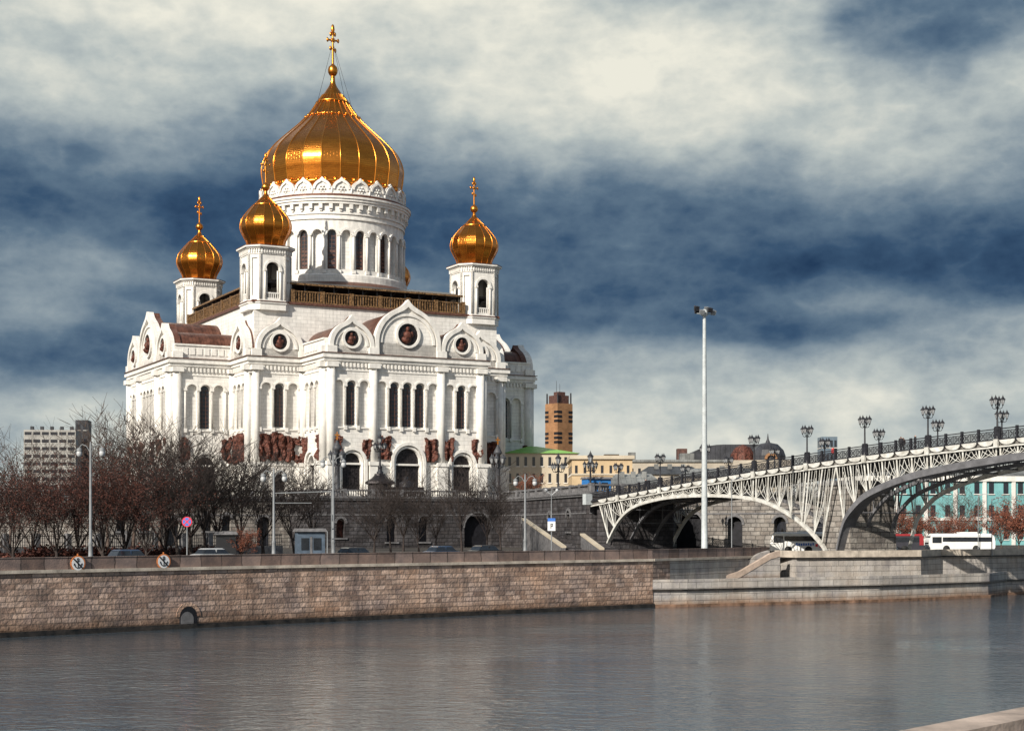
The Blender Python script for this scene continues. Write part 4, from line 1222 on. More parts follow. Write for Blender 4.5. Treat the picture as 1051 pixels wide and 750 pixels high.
def candelabrum(label, loc, h, cat='lamp post', rz=0., arms=5, grand=False, crossed=False, pedestal=False):
    t = thing('candelabrum', label, cat, loc, rz)
    s = h/7.0; mb = MB(); mi = m_iron
    if crossed: mi = mat('grey_bronze_%d' % random.randint(0, 999), (.06, .062, .07), .5, var=.3, scale=3)
    prof = [(.55*s, 0), (.55*s, .3*s), (.38*s, .45*s), (.34*s, 1.0*s), (.42*s, 1.1*s), (.22*s, 1.35*s), (.15*s, 1.9*s), (.13*s, 4.0*s), (.2*s, 4.15*s), (.1*s, 4.4*s), (.09*s, 5.0*s)]
    if crossed: prof = [(.6*s, 0), (.6*s, .4*s), (.32*s, .6*s), (.28*s, 3.4*s), (.34*s, 3.5*s), (.34*s, 4.0*s), (.24*s, 4.1*s), (.24*s, 5.2*s), (.52*s, 5.35*s), (.46*s, 5.6*s), (.2*s, 6.1*s), (.05*s, 6.4*s)]
    mb.lathe(prof, n=10); mb.build('post', mi, t)
    zz = 3.9*s
    mb = MB()
    R_ = (.95 if not crossed else .75)*s
    for k in range(arms):
        a = k*2*pi/arms+.3
        pts = [(cos(a)*r*R_, sin(a)*r*R_, zz+q_*s) for r, q_ in ((.1, .1), (.45, -.25), (.85, -.15), (1, .15))]
        mb.path(pts, .05*s, 5)
    mb.build('bracket', mi, t)
    for k in range(arms):
        a = k*2*pi/arms+.3; mb = MB(); lantern(mb, (R_*cos(a), R_*sin(a), zz+.3*s), 1.1*s); mb.build('lantern', [mi, m_lantern], t)
    if crossed:
        mb = MB(); z0 = 6.35*s
        mb.box(-.045*s, .045*s, -.04*s, .04*s, z0, z0+.95*s); mb.box(-.26*s, .26*s, -.04*s, .04*s, z0+.55*s, z0+.66*s); mb.box(-.12*s, .12*s, -.04*s, .04*s, z0+.25*s, z0+.33*s)
        mb.build('cross', m_goldp, t)
    else:
        mb = MB(); lantern(mb, (0, 0, 5.0*s), 1.75*s); mb.build('lantern', [mi, m_lantern], t)
    return t
# terrace lamps (the small pedestals stand on the terrace or on the balustrade piers)
candelabrum('slender grey lantern pillar with a gold cross, left of the middle portal', W(346, 262)+(TZ,), 10.6, crossed=True, arms=6)
candelabrum('slender grey lantern pillar with a gold cross, at the right end of the cathedral front', W(511, 272)+(TZ,), 10.3, crossed=True, arms=6)
candelabrum('tall black five-branched lantern standard on the terrace before the cream building', W(573, 246)+(TZ,), 7.0, arms=5)
candelabrum('black lantern standard with one raised lantern at the terrace end of the bridge', W(606, 224)+(12.6,), 6.6, arms=4)
gc = candelabrum('large black many-lantern standard on a dark stepped pedestal before the cathedral portals', W(390, 268)+(TZ+4.2,), 7.2, arms=7)
mb = MB()
mb.lathe([(2.6, -4.2), (2.6, -3.7), (2.1, -3.5), (2.0, -1.9), (2.6, -1.7), (2.5, -1.35), (1.5, -.8), (1.2, -.5), (1.0, -.3), (.95, 0)], n=8, smooth=False)
mb.build('pedestal', m_door, gc)
# dark pavilion-like plinth beside it (the standard's twin pedestal in front of the great door)
gd = thing('bronze_monument', 'low dark bronze stepped monument in front of the middle portal', 'monument', W(417, 268)+(TZ,), .3)
mb = MB(); mb.box(-3.2, 3.2, -1.6, 1.6, 0, .7); mb.box(-2.8, 2.8, -1.3, 1.3, .7, 1.9)
mb.build('plinth', m_door, gd)
mb = MB(); mb.lathe([(1.4, 1.9), (1.2, 2.2), (1.3, 2.6), (.5, 3.0), (.3, 3.6), (.1, 3.8)], n=10); mb.build('urn', m_iron, gd)

def street_lamp(label, x, d, ytop, arms=True, base=True):
    zt = Zp(ytop, d)-GZ-.15; p = W(x, d)
    t = thing('street_lamp', label, 'street lamp', (p[0], p[1], GZ+.14), radians(-10), 'twin-headed grey lamps along the embankment')
    mb = MB()
    mb.lathe([(.30, 0), (.30, .5), (.24, .6), (.27, .9), (.18, 1.05), (.16, 1.9), (.2, 2.0), (.12, 2.15), (.085, zt-.3), (.05, zt)], n=10)
    mb.build('post', m_pole, t)
    mb = MB()
    for s in (-1, 1):
        mb.path([(0, 0, zt-.9), (s*.35, 0, zt-.35), (s*.7, 0, zt-.2), (s*.95, 0, zt-.45)], .035, 5)
    mb.build('bracket', m_pole, t)
    for s in (-1, 1):
        mb = MB(); mb.lathe([(.05, zt-.45), (.2, zt-.55), (.24, zt-.7)], (s*.95, 0), n=8, mi=0); mb.ball((s*.95, 0, zt-.92), .24, 1, (1, 1, 1.15), 8, 6)
        mb.build('lamp_head', [m_pole, m_globe], t)
    return t
street_lamp('twin-headed grey lamp post leftmost on the embankment, before the red-brown trees', 93, 122.5, 453)
street_lamp('twin-headed grey lamp post holding up two crosswise wire arms, beside a blue kiosk', 281, 133, 480)
street_lamp('tall twin-headed grey lamp post just below the gold-crossed pillar left of the portals', 342, 138, 466)
street_lamp('twin-headed grey lamp post in front of the terrace corner with the stone stairs', 539, 152, 486)
# wire arms on the second lamp
wa = thing('wire_arm', 'two thin pale horizontal arms reaching right from a grey lamp post', 'wire arm', W(281, 133)+(GZ,), radians(8))
mb = MB(); mb.tube((0.1, 0, Zp(506, 133)-GZ), (4.9, 0, Zp(504, 133)-GZ), .05, .05, 5); mb.tube((.1, 0, Zp(516, 133)-GZ), (3.2, 0, Zp(516, 133)-GZ), .04, .04, 5); mb.tube((4.9, 0, Zp(504, 133)-GZ), (4.9, 0, 0.1), .05, .05, 5)
mb.build('arm', m_pole, wa)

# floodlight mast
d = 165; p = W(723, d)
t = thing('floodlight_mast', 'very tall pale floodlight mast rising far above the bridge', 'floodlight mast', (p[0], p[1], GZ), .3)
zt = Zp(322, d)-GZ
mb = MB(); mb.lathe([(.45, 0), (.45, .4), (.34, .5), (.32, 4), (.26, zt*.6), (.17, zt-.2), (.17, zt)], n=14); mb.build('post', m_mast, t)
mb = MB()
mb.tube((-.9, 0, zt), (.9, 0, zt), .07, .07, 6); mb.tube((0, -.5, zt), (0, .5, zt), .07, .07, 6); mb.lathe([(.35, zt-.2), (.35, zt+.25), (.2, zt+.45)], n=10); mb.build('crossarm', m_mast, t)
for i_, (x, y, dz) in enumerate(((-1.0, -.15, .25), (-.5, -.4, -.15), (.4, -.45, .1), (.95, -.1, -.1), (-.7, .4, .05), (.45, .45, .3))):
    q_ = zt+dz
    mb = MB(); mb.hexa([(x-.24, y-.10, q_-.05), (x+.24, y-.10, q_-.05), (x+.2, y+.2, q_+.05), (x-.2, y+.2, q_+.05)], [(x-.27, y-.30, q_+.40), (x+.27, y-.30, q_+.40), (x+.2, y+.12, q_+.55), (x-.2, y+.12, q_+.55)])
    mb.build('floodlight', m_pole if i_ % 2 else m_iron, t)

def thin_post(label, x, d, ytop, name='slim_post', head=None, sign=None, m=None, r=.06):
    zt = Zp(ytop, d)-GZ; p = W(x, d)
    t = thing(name, label, 'post', (p[0], p[1], GZ), 0)
    mb = MB(); mb.lathe([(r*1.6, 0), (r*1.5, .5), (r, .6), (r*.8, zt)], n=8); mb.build('pole', m or m_pole, t)
    if head == 'lamp':
        mb = MB(); mb.tube((0, 0, zt-.1), (.7, -.1, zt+.15), .05, .05, 5); mb.box(.5, 1.2, -.22, .05, zt+.1, zt+.24); mb.build('lamp_head', m_globe, t)
    if head == 'twin':
        mb = MB()
        for s in (-1, 1): mb.tube((0, 0, zt-.5), (s*.55, -.05, zt), .04, .04, 5); mb.ball((s*.55, -.05, zt), .17)
        mb.build('lamp_head', m_globe, t)
    return t, zt
m_blue = mat('sign_blue', (.05, .16, .5), .4, var=.05); m_red = mat('sign_red', (.62, .03, .05), .4, var=.05); m_wht = mat('sign_white', (.75, .75, .75), .4, var=.05); m_blk = mat('sign_black', (.015, .015, .018), .5, var=.1)
m_orange = mat('sign_orange', (.62, .20, .06), .5, var=.15, scale=4)
def disc(mb, c, r, y0, y1, mi, n=28):
    P = [(c[0]+r*cos(2*pi*i/n), c[1]+r*sin(2*pi*i/n)) for i in range(n)]
    F = Frame((0, 0), (1, 0), (0, -1)); fpanel(mb, F, P, [], y0, y1, mi)
# no-stopping sign
t, zt = thin_post('no-stopping sign, blue and red disc on a thin post by the quay', 192, 128, 534, 'road_sign')
t['category'] = 'road sign'
mb = MB(); z = zt-.1; disc(mb, (0, z), .42, 0, .06, 0); disc(mb, (0, z), .34, .06, .07, 1)
F = Frame((0, 0), (1, 0), (0, -1))
for a in (pi/4, -pi/4):
    c, s_ = cos(a), sin(a); L2, W2 = .36, .045
    P = [(c*x-s_*y, z+s_*x+c*y) for x, y in ((-L2, -W2), (L2, -W2), (L2, W2), (-L2, W2))]
    fpanel(mb, F, P, [], .06, .08 if a > 0 else .082, 0)
mb.build('disc', [m_red, m_blue], t)
# parking plate
t, zt = thin_post('grey post with a small blue and white plate halfway up, by the terrace stairs', 566, 154, 503, 'plated_post', head='twin')
mb = MB(); z = Zp(538, 154)-GZ; mb.box(-.38, .38, -.14, -.08, z-.62, z+.3, 0); mb.box(-.38, .38, -.15, -.139, z+.3, z+.62, 1); mb.box(-.38, .38, -.14, -.08, z+.3, z+.62, 1)
mb.box(-.1, -.02, -.16, -.14, z-.4, z+.1, 2); mb.box(-.02, .14, -.16, -.14, z+.02, z+.1, 2); mb.box(-.02, .14, -.16, -.14, z-.2, z-.12, 2); mb.box(.08, .14, -.16, -.14, z-.12, z+.02, 2)
mb.build('plate', [m_wht, m_blue, m_blk], t)
thin_post('thin pale lamp pole right of the floodlight mast, before the arched stone wall', 751, 172, 492, head='lamp')
thin_post('thin pale lamp pole right of the white single-deck bus', 1018, 186, 512, head='lamp')
thin_post('thin grey pole standing behind the white single-deck bus', 1004, 212, 508, head='lamp')
thin_post('short grey pole with a round plate left of the tallest twin-headed lamp', 336, 136, 545, 'short_post')

# no-anchoring signs on the parapet
def anchor_sign(label, x, y):
    i = 1; a = Vector(RA[0]); b_ = Vector(RA[1])
    # intersection of the view column with the wall line
    k = (x-525.5)/FPX
    best = None
    for a, b_ in zip(RA, RA[1:]):
        a = Vector(a); b_ = Vector(b_); dd = b_-a
        tt = (k*a.y-a.x)/(dd.x-k*dd.y)
        if 0 <= tt <= 1: best = (a+dd*tt, dd.normalized())
    p, e = best; nrm = Vector((e.y, -e.x)); z = Zp(y, p.y)
    t = thing('no_anchoring_sign', label, 'sign', (p.x+nrm.x*.12, p.y+nrm.y*.12, z), atan2(e.y, e.x), 'no-anchoring discs on the parapet')
    R0 = .60
    mb = MB(); F = Frame((0, 0), (1, 0), (0, -1)); n = 32
    circ = lambda r: [(r*cos(2*pi*i/n), r*sin(2*pi*i/n)) for i in range(n)]
    fpanel(mb, F, circ(R0), [], -.0, .04, 0); fpanel(mb, F, circ(R0*.84), [], .04, .05, 1)
    mb.build('disc', [m_orange, m_wht], t)
    mb = MB()
    fpanel(mb, F, [(-.03, -.34), (.03, -.34), (.03, .26), (-.03, .26)], [], .05, .07)
    fband(mb, F, 0, .32, .05, .10, .05, .07, n=16, a0=0, a1=2*pi)
    fpanel(mb, F, [(-.14, .15), (.14, .15), (.14, .20), (-.14, .20)], [], .05, .072)
    fband(mb, F, 0, -.06, .24, .31, .05, .071, n=14, a0=pi*1.08, a1=pi*1.92)
    for s in (-1, 1): fpanel(mb, F, [(s*.20, -.10), (s*.36, -.12), (s*.32, .04)], [], .05, .073)
    mb.build('anchor', m_blk, t)
    mb = MB(); c, s_ = cos(-pi/4), sin(-pi/4)
    fpanel(mb, F, [(c*x-s_*y, s_*x+c*y) for x, y in ((-.53, -.045), (.53, -.045), (.53, .045), (-.53, .045))], [], .05, .085)
    mb.build('slash', m_blk, t)
    mb = MB(); mb.box(-.04, .04, -.02, .04, R0-.05, R0+.14); mb.build('fixing', m_orange, t)
anchor_sign('round no-anchoring sign on the parapet below the leftmost lamp post', 79, 578)
anchor_sign('round no-anchoring sign on the parapet left of the no-stopping sign', 167, 576)

# ================================================================ BUILDINGS IN THE DISTANCE
def block(name, label, cat, x, d, wpx, ytop, zbase, depth, m, rz=0., rows=4, colsn=8, wm=None, ww=.5, wh=.55, roof=None, base_skip=.0, sides=True):
    """building centred on column x; windows are parts"""
    p = W(x, d); wd = wpx*d/FPX; h = Zp(ytop, d)-zbase
    t = thing(name, label, cat, (p[0], p[1], zbase), rz)
    mb = MB(); mb.box(-wd/2, wd/2, 0, depth, 0, h); mb.build('wall', m, t)
    def face(F, w_, n_):
        for r in range(rows):
            for c in range(n_):
                cx = -w_/2+w_*(c+.5)/n_; cz = base_skip+(h-base_skip)*(r+.5)/rows
                a = w_/n_*ww/2; b_ = (h-base_skip)/rows*wh/2
                yield F, cx, cz, a, b_
    allw = list(face(Frame((0, 0), (1, 0), (0, -1)), wd, colsn))
    if sides: allw += list(face(Frame((-wd/2, depth/2), (0, -1), (-1, 0)), depth, max(1, int(colsn*depth/wd*.8))))
    for F, cx, cz, a, b_ in allw[:95]:
        mb = MB(); fbox(mb, F, cx-a, cx+a, cz-b_, cz+b_, -.2, .05); fbox(mb, F, cx-a-.15, cx+a+.15, cz-b_-.18, cz-b_-.02, -.1, .2, 1)
        mb.build('window', [wm or m_glass, m_trim], t)
    return t, wd, h
m_teal = mat('turquoise_plaster', (.16, .37, .38), .8, var=.12, scale=.2)
m_cream = mat('cream_plaster', (.46, .40, .31), .8, var=.1, scale=.2)
m_yellow = mat('yellow_plaster', (.48, .36, .22), .8, var=.1, scale=.2)
m_orangeb = mat('orange_brick', (.33, .175, .085), .8, var=.15, scale=.2, brick=(1.2, .4, .03, .7, .2))
m_green = mat('bright_green_roof', (.17, .38, .06), .5, var=.1, scale=.2)
m_greyroof = mat('grey_metal_roof', (.20, .205, .20), .5, var=.3, scale=.25, brick=(.9, 40, .05, .6, .15))
m_darkroof = mat('dark_slate_roof', (.045, .047, .055), .5, var=.3, scale=.3, brick=(1.2, 50, .06, .5, .2))
m_greyb = mat('grey_concrete', (.34, .33, .31), .8, var=.12, scale=.1)
m_beige = mat('beige_stone', (.42, .37, .30), .8, var=.15, scale=.2)

# teal building behind the bridge
t, wd, h = block('turquoise_building', 'turquoise three-storey building with white pilasters seen under the bridge', 'building', 1010, 300, 250, 489, GZ, 16, m_teal, .12, 3, 16, m_glass, .34, .5)
mb = MB()
for k in range(9):
    x = -wd/2+wd*k/8; mb.box(x-.35, x+.35, -.35, -.002, 0, h)
mb.box(-wd/2-.3, wd/2+.3, -.5, 16, h-.9, h+.1); mb.box(-wd/2, wd/2, -.3, -.003, h*.36, h*.36+.5)
mb.build('white_pilasters', m_trim, t)
mb = MB(); mb.hexa([(-wd/2, 0, h+.1), (wd/2, 0, h+.1), (wd/2, 16, h+.1), (-wd/2, 16, h+.1)], [(-wd/2+3, 5, h+2), (wd/2-3, 5, h+2), (wd/2-3, 11, h+2), (-wd/2+3, 11, h+2)]); mb.build('roof', m_greyroof, t)
# apartment slab left
t, wd, h = block('apartment_slab', 'distant grey apartment slab above the red-brown trees on the far left', 'apartment block', 51, 640, 52, 441, GZ, 14, m_greyb, .1, 14, 6, m_glass, .8, .45)
mb = MB()
for k in range(5): mb.box(-wd/2+2+k*4, -wd/2+3.2+k*4, 3, 5, h, h+1.6)
mb.build('roof_boxes', m_darkroof, t)
t, wd, h = block('dark_tower_block', 'narrow dark block beside the distant grey apartment slab', 'building', 84, 660, 13, 431, GZ, 8, m_darkroof, .1, 8, 2, m_glass, .6, .4)
# orange tower
t, wd, h = block('orange_tower', 'tall orange brick tower with dark window bands and roof antennas', 'tower block', 580, 600, 20, 414, TZ, 7.5, m_orangeb, radians(38), 1, 1, m_dark, .01, .01, sides=False)
for o in list(t.children):
    if o.name.startswith('window'): bpy.data.objects.remove(o)
mb = MB()
for y0 in (424, 428.6, 433.2, 446, 450.5, 455, 468, 473):
    z = Zp(y0, 600)-TZ
    for F, w2 in ((Frame((0, 0), (1, 0), (0, -1)), wd/2), (Frame((-wd/2, 3.75), (0, -1), (-1, 0)), 3.75)):
        for (qa, qb) in ((-w2, -w2*.45), (w2*.45, w2)):
            mb = MB(); fbox(mb, F, qa, qb, z, z+.95, -.1, .12); mb.build('window_band', m_dark, t)
mb = MB(); mb.box(-wd/2+1, wd/2-1, 1, 6.5, h, h+3.2); mb.box(-wd/2+2.2, wd/2-2, 2, 5, h+3.2, h+4.6); mb.build('rooftop_box', m_lattice, t)
for (x, y, hh) in ((-wd/2+.5, .5, 4), (wd/2-.5, .5, 4.2), (wd/2-.5, 7, 4), (-1, 4, 9), (1.5, 5, 8), (-wd/2+.5, 7, 4)):
    mb = MB(); mb.tube((x, y, h), (x, y, h+hh), .35 if hh < 5 else .12, .3 if hh < 5 else .06, 5); mb.build('antenna', m_iron, t)
# cream building with green roof
t, wd, h = block('cream_house', 'cream plaster building under a bright green roof right of the cathedral', 'building', 556, 318, 74, 465, TZ, 14, m_cream, 0.05, 3, 9, m_glass, .34, .55)
mb = MB(); mb.hexa([(-wd/2-.5, -.5, h), (wd/2+.5, -.5, h), (wd/2+.5, 14.5, h), (-wd/2-.5, 14.5, h)], [(-wd/2+5, 6, h+1.7), (wd/2-8, 6, h+1.7), (wd/2-8, 8, h+1.7), (-wd/2+5, 8, h+1.7)]); mb.build('roof', m_green, t)
# yellow building
t, wd, h = block('yellow_building', 'low yellow plaster building with a pale cornice behind the blue kiosk', 'building', 618, 300, 62, 471, TZ, 20, m_yellow, .0, 2, 7, m_glass, .3, .4)
mb = MB(); mb.box(-wd/2-.4, wd/2+.4, -.5, 20, h, h+.7); mb.box(-wd/2-.2, wd/2+.2, -.25, -.002, h*.62, h*.62+.35); mb.build('cornice', m_cream, t)
t, wd, h = block('red_brick_rooftop', 'small red brick block rising behind the yellow building', 'building', 628, 420, 15, 466, TZ, 6, m_orangeb, 0, 2, 4, m_glass, .4, .4)
t, wd, h = block('beige_building', 'long beige building with a flat roof behind the bridge railing lamps', 'building', 690, 330, 120, 474, TZ, 20, m_beige, 0, 2, 16, m_glass, .35, .4)
mb = MB(); mb.box(-wd/2-.3, wd/2+.3, -.4, 20, h, h+.5); mb.box(2, 5, 3, 6, h+.5, h+2); mb.box(-9, -7.5, 3, 5, h+.5, h+2.2); mb.build('roof', m_greyroof, t)
# low metal roofs above the terrace (pavilions)
def pavilion(label, x, d, wpx, ye, yr, m, dep=14):
    p = W(x, d); wd = wpx*d/FPX; he = Zp(ye, d)-TZ; hr = Zp(yr, d)-TZ
    t = thing('low_pavilion', label, 'building', (p[0], p[1], TZ), 0)
    mb = MB(); mb.box(-wd/2+.5, wd/2-.5, .5, dep-.5, 0, max(.4, he)); mb.build('wall', m_beige, t)
    mb = MB(); mb.hexa([(-wd/2, 0, he-.1), (wd/2, 0, he-.1), (wd/2, dep, he-.1), (-wd/2, dep, he-.1)], [(-wd/2+wd*.2, dep*.45, hr), (wd/2-wd*.16, dep*.45, hr), (wd/2-wd*.16, dep*.55, hr), (-wd/2+wd*.2, dep*.55, hr)]); mb.build('roof', m, t)
    for k in range(3):
        mb = MB(); x_ = (k-1)*wd*.2; mb.box(x_-.4, x_+.4, dep*.3, dep*.36, he, hr+.35); mb.build('roof_vent', m_greyroof, t)
pavilion('low grey hipped metal roof nearest the blue kiosk', 652, 262, 58, 496, 485, m_greyroof)
pavilion('low dark hipped metal roof behind the middle bridge lamps', 690, 290, 70, 486, 477, m_darkroof)
pavilion('long pale grey metal roof to the right behind the bridge railing', 745, 268, 95, 488, 479, m_greyroof)
# barrel-roofed hall
p = W(752, 380)
t = thing('barrel_roofed_hall', 'hall under a big dark barrel roof with a chimney at its left end', 'hall', (p[0], p[1], TZ), 0)
hb = Zp(474, 380)-TZ; wd = 94*380/FPX
mb = MB(); mb.box(-wd/2, wd/2, 0, 16, 0, hb); mb.build('wall', m_beige, t)
mb = MB(); rr = Zp(456, 380)-Zp(474, 380)
P = [(-wd/2, hb)]+[(-wd/2+9-9*cos(a*pi/16), hb+rr*sin(a*pi/16)) for a in range(9)]+[(wd/2-4, hb+rr*1.0), (wd/2, hb)]
fpanel(mb, Frame((0, 0), (1, 0), (0, -1)), P, [], -16, .3); mb.build('roof', m_darkroof, t)
mb = MB(); mb.box(-wd/2-2.2, -wd/2+.2, 1, 4, 0, Zp(460, 380)-TZ); mb.build('chimney', m_lattice, t)
# copper-domed house
p = W(783, 370)
t = thing('domed_house', 'ornate beige house with a dark ribbed dome between bridge lamps', 'building', (p[0], p[1], TZ), 0)
hb = Zp(472, 370)-TZ
mb = MB(); mb.box(-7, 7, 0, 12, 0, hb); mb.build('wall', m_beige, t)
mb = MB(); z1 = Zp(453, 370)-TZ; mb.lathe([(4.2, hb), (4.3, hb+1.2), (3.8, hb+2.6), (2.4, z1-.4), (.6, z1), (.25, z1+.8), (.05, z1+2.2)], (2.0, 5), n=12, smooth=False); mb.build('dome', m_darkroof, t)
mb = MB(); mb.lathe([(3.0, hb), (2.9, hb+1.5), (1.8, hb+3.2), (.2, hb+3.9)], (-4.2, 4), n=12, smooth=False); mb.build('copper_cap', m_bronze, t)
mb = MB(); fband(mb, Frame((2, 0.8), (1, 0), (0, -1)), 0, hb+.3, .9, 1.5, 0, .5, n=12); mb.build('dormer', m_orangeb, t)
t, wd, h = block('glass_tower', 'grey-blue flat-topped tower just above the bridge railing', 'building', 851.5, 420, 16, 448, TZ, 6, mat('blue_grey_glass', (.13, .17, .21), .3, var=.15, scale=.3), 0, 5, 4, m_glass, .6, .5)
# stone stairs in front of the terrace
for (x0, y0, x1, y1, d0, d1, lab, z00) in ((536, 533, 577, 562, 232, 205, 'pale sloping stair parapet descending before the terrace corner', 0), (596, 549, 616, 564, 212, 200, 'short pale sloping stair parapet beside the bridge abutment', 0)):
    a = Vector(W(x0, d0)); b_ = Vector(W(x1, d1)); za = Zp(y0, d0); zb = max(GZ+.3, Zp(y1, d1))
    e = (b_-a); l = e.length; rz = atan2(e.y, e.x)
    t = thing('terrace_stairs', lab, 'stairs', (a.x, a.y, GZ), rz)
    mb = MB(); n = 16
    for i in range(n): mb.box(l*i/n, l*(i+1)/n, .5, 3.4, -.5, (za-GZ-1.0)*(1-i/n))
    mb.build('step_flight', m_granite, t)
    mb = MB(); ht = za-GZ; hz = zb-GZ
    mb.hexa([(0, 0, -.5), (l, 0, -.5), (l, .45, -.5), (0, .45, -.5)], [(0, 0, ht), (l, 0, hz), (l, .45, hz), (0, .45, ht)])
    mb.build('side_wall', m_granite_trim, t)
    mb = MB(); mb.hexa([(0, -.1, ht), (l, -.1, hz), (l, .55, hz), (0, .55, ht)], [(0, -.1, ht+.25), (l, -.1, hz+.25), (l, .55, hz+.25), (0, .55, ht+.25)])
    mb.build('coping', m_cream, t)

# ================================================================ TREES
def tree_mesh(seed, H, spread, leafy, twig_r=.012, fork=.22, levels=5, leafsize=.16, dens=1.0, lean=0., low=.75):
    rnd = random.Random(seed)
    tr = MB(); tw = MB(); lf = MB()
    def leaf(p):
        a = Vector((rnd.uniform(-1, 1), rnd.uniform(-1, 1), rnd.uniform(-1, 1))).normalized()*leafsize*rnd.uniform(.6, 1.3)
        b_ = a.cross(Vector((rnd.uniform(-1, 1), rnd.uniform(-1, 1), rnd.uniform(-1, 1)))).normalized()*leafsize*.6
        lf.add([p, p+a*.5+b_*.5, p+a, p+a*.5-b_*.5], [(0, 1, 2, 3)])
    def grow(p, d, ln, r, lev):
        n = 3 if lev < 2 else 2
        q_ = p; dd = d
        mbx = tr if lev < 3 else tw
        for i in range(n):
            dd = (dd+Vector((rnd.uniform(-1, 1), rnd.uniform(-1, 1), rnd.uniform(-.4, .9)))*(.10 if lev == 0 else .2)).normalized()
            q2 = q_+dd*ln/n
            r2 = r*(1-.22)
            mbx.tube(q_, q2, r, r2, 7 if lev == 0 else (5 if lev < 2 else 3))
            r = r2
            if lev > 0 and lev < levels:
                kids = 2 if lev < levels-1 else 3
                for _ in range(kids):
                    if lev > 1 and rnd.random() < .22: continue
                    ax = Vector((rnd.uniform(-1, 1), rnd.uniform(-1, 1), rnd.uniform(-.2, .5)))
                    nd_ = (dd*1.0+ax.normalized()*.85).normalized()
                    grow(q2, nd_, ln*rnd.uniform(.5, .72), max(twig_r, r*.55), lev+1)
            if leafy and lev >= levels-1:
                hz = q2.z/H
                for _ in range(0 if rnd.random() < (hz-.62)*2.6 else int(leafy*dens)+(1 if rnd.random() < leafy*dens % 1 else 0)):
                    leaf(q2+Vector((rnd.uniform(-1, 1), rnd.uniform(-1, 1), rnd.uniform(-1, 1)))*.3)
            q_ = q2
        if lev == 0:
            n_l = 8
            for k in range(n_l):
                a = 2*pi*k/n_l+rnd.uniform(-.5, .5); up = rnd.uniform(.9, 2.2)
                base = p+(q_-p)*rnd.uniform(low, 1.0)
                grow(base, Vector((cos(a)*spread, sin(a)*spread, up)).normalized(), H*rnd.uniform(.30, .46), r*.62, 1)
            grow(q_, Vector((0, 0, 1)), H*.5, r*.8, 1)
    grow(Vector((0, 0, 0)), Vector((lean, 0, 1)).normalized(), H*fork, H*.016+.05, 0)
    return tr, tw, lf
def tree(name, label, seed, H, spread, leafy, bark, leafm, **kw):
    t = thing(name, label, 'tree', (0, 0, 0), 0)
    tr, tw, lf = tree_mesh(seed, H, spread, leafy, **kw)
    tr.build('trunk', bark, t, recalc=False)
    tw.build('twigs', bark if leafm is None else bark, t, recalc=False)
    if leafy: lf.build('foliage', leafm, t, recalc=False)
    return t
protoR = [tree('brown_leaved_tree', '', 11+i, 13, (.75, .95, .6, .85)[i], 2.6, m_bark, m_leaf, levels=4, leafsize=.17, dens=1.3, fork=(.13, .09, .16, .11)[i], low=.45) for i in range(4)]
protoB = [tree('bare_tree', '', 31+i, 13, (.75, .55, .65)[i], 0, m_bark, None, levels=4, twig_r=.024, fork=(.25, .32, .2)[i]) for i in range(3)]
protoT = [tree('bare_tree', '', 51+i, 17, .6, 0.0, m_bark_grey, None, levels=4, twig_r=.03, fork=.35) for i in range(2)]
protoX = [tree('rust_leaved_tree', '', 71+i, 10, 1.1, 3.0, m_bark_grey, m_leaf2, levels=4, leafsize=.28, fork=.12) for i in range(2)]
used = set()
def place(protos, i, x, d, ytop, label, zb=GZ, H0=13, group=None, sx=1.):
    pr = protos[i % len(protos)]
    H = Zp(ytop, d)-zb; H0 = max(max(v_.co.z for v_ in c_.data.vertices) for c_ in pr.children); sc = H/H0
    p = W(x, d); a = random.uniform(0, 6.28)
    if id(pr) not in used:
        used.add(id(pr)); o = pr; o.location = (p[0], p[1], zb); o.rotation_euler = (0, 0, a); o['label'] = label; o.scale = (sc*sx, sc*sx, sc)
    else: o = dup(pr, (p[0], p[1], zb), a, label, (sc*sx, sc*sx, sc))
    if group: o['group'] = group
for pr in protoR+protoB+protoT+protoX: pass
G1 = 'red-brown trees at the left along the embankment'
R_list = [(-12, 150, 452, 'red-brown leafy tree cut by the left edge of the photo'), (14, 146, 458, 'red-brown leafy tree nearest the left edge, wholly in the photo'), (34, 158, 462, 'red-brown tree below the left end of the grey apartment slab'),
 (58, 147, 452, 'dense red-brown tree below the middle of the grey apartment slab'), (80, 160, 444, 'red-brown tree directly behind the leftmost lamp post'), (106, 148, 448, 'red-brown tree just right of the leftmost lamp post'),
 (128, 156, 442, 'red-brown tree before the left corner of the cathedral'), (150, 148, 448, 'dark red-brown tree midway between the leftmost lamp and the no-stopping sign'), (170, 160, 450, 'red-brown tree just left of the no-stopping sign')]
for i, (x, d, y, lab) in enumerate(R_list): place(protoR, i, x, d, y-20, lab, group=G1, sx=1.1)
G2 = 'tall pale bare trees rising above the red-brown ones'
for i, (x, d, y, lab) in enumerate([(110, 178, 420, 'tallest pale bare tree above the red-brown crowns, furthest left'), (135, 186, 416, 'pale bare tree crown over the cathedral left corner'), (165, 182, 424, 'pale bare tree crown before the left arm gables'), (8, 180, 440, 'pale bare crown above the red-brown trees at the left edge')]):
    place(protoT, i, x, d, y-12, lab, group=G2, sx=1.15)
G3 = 'bare dark trees before the terrace wall'
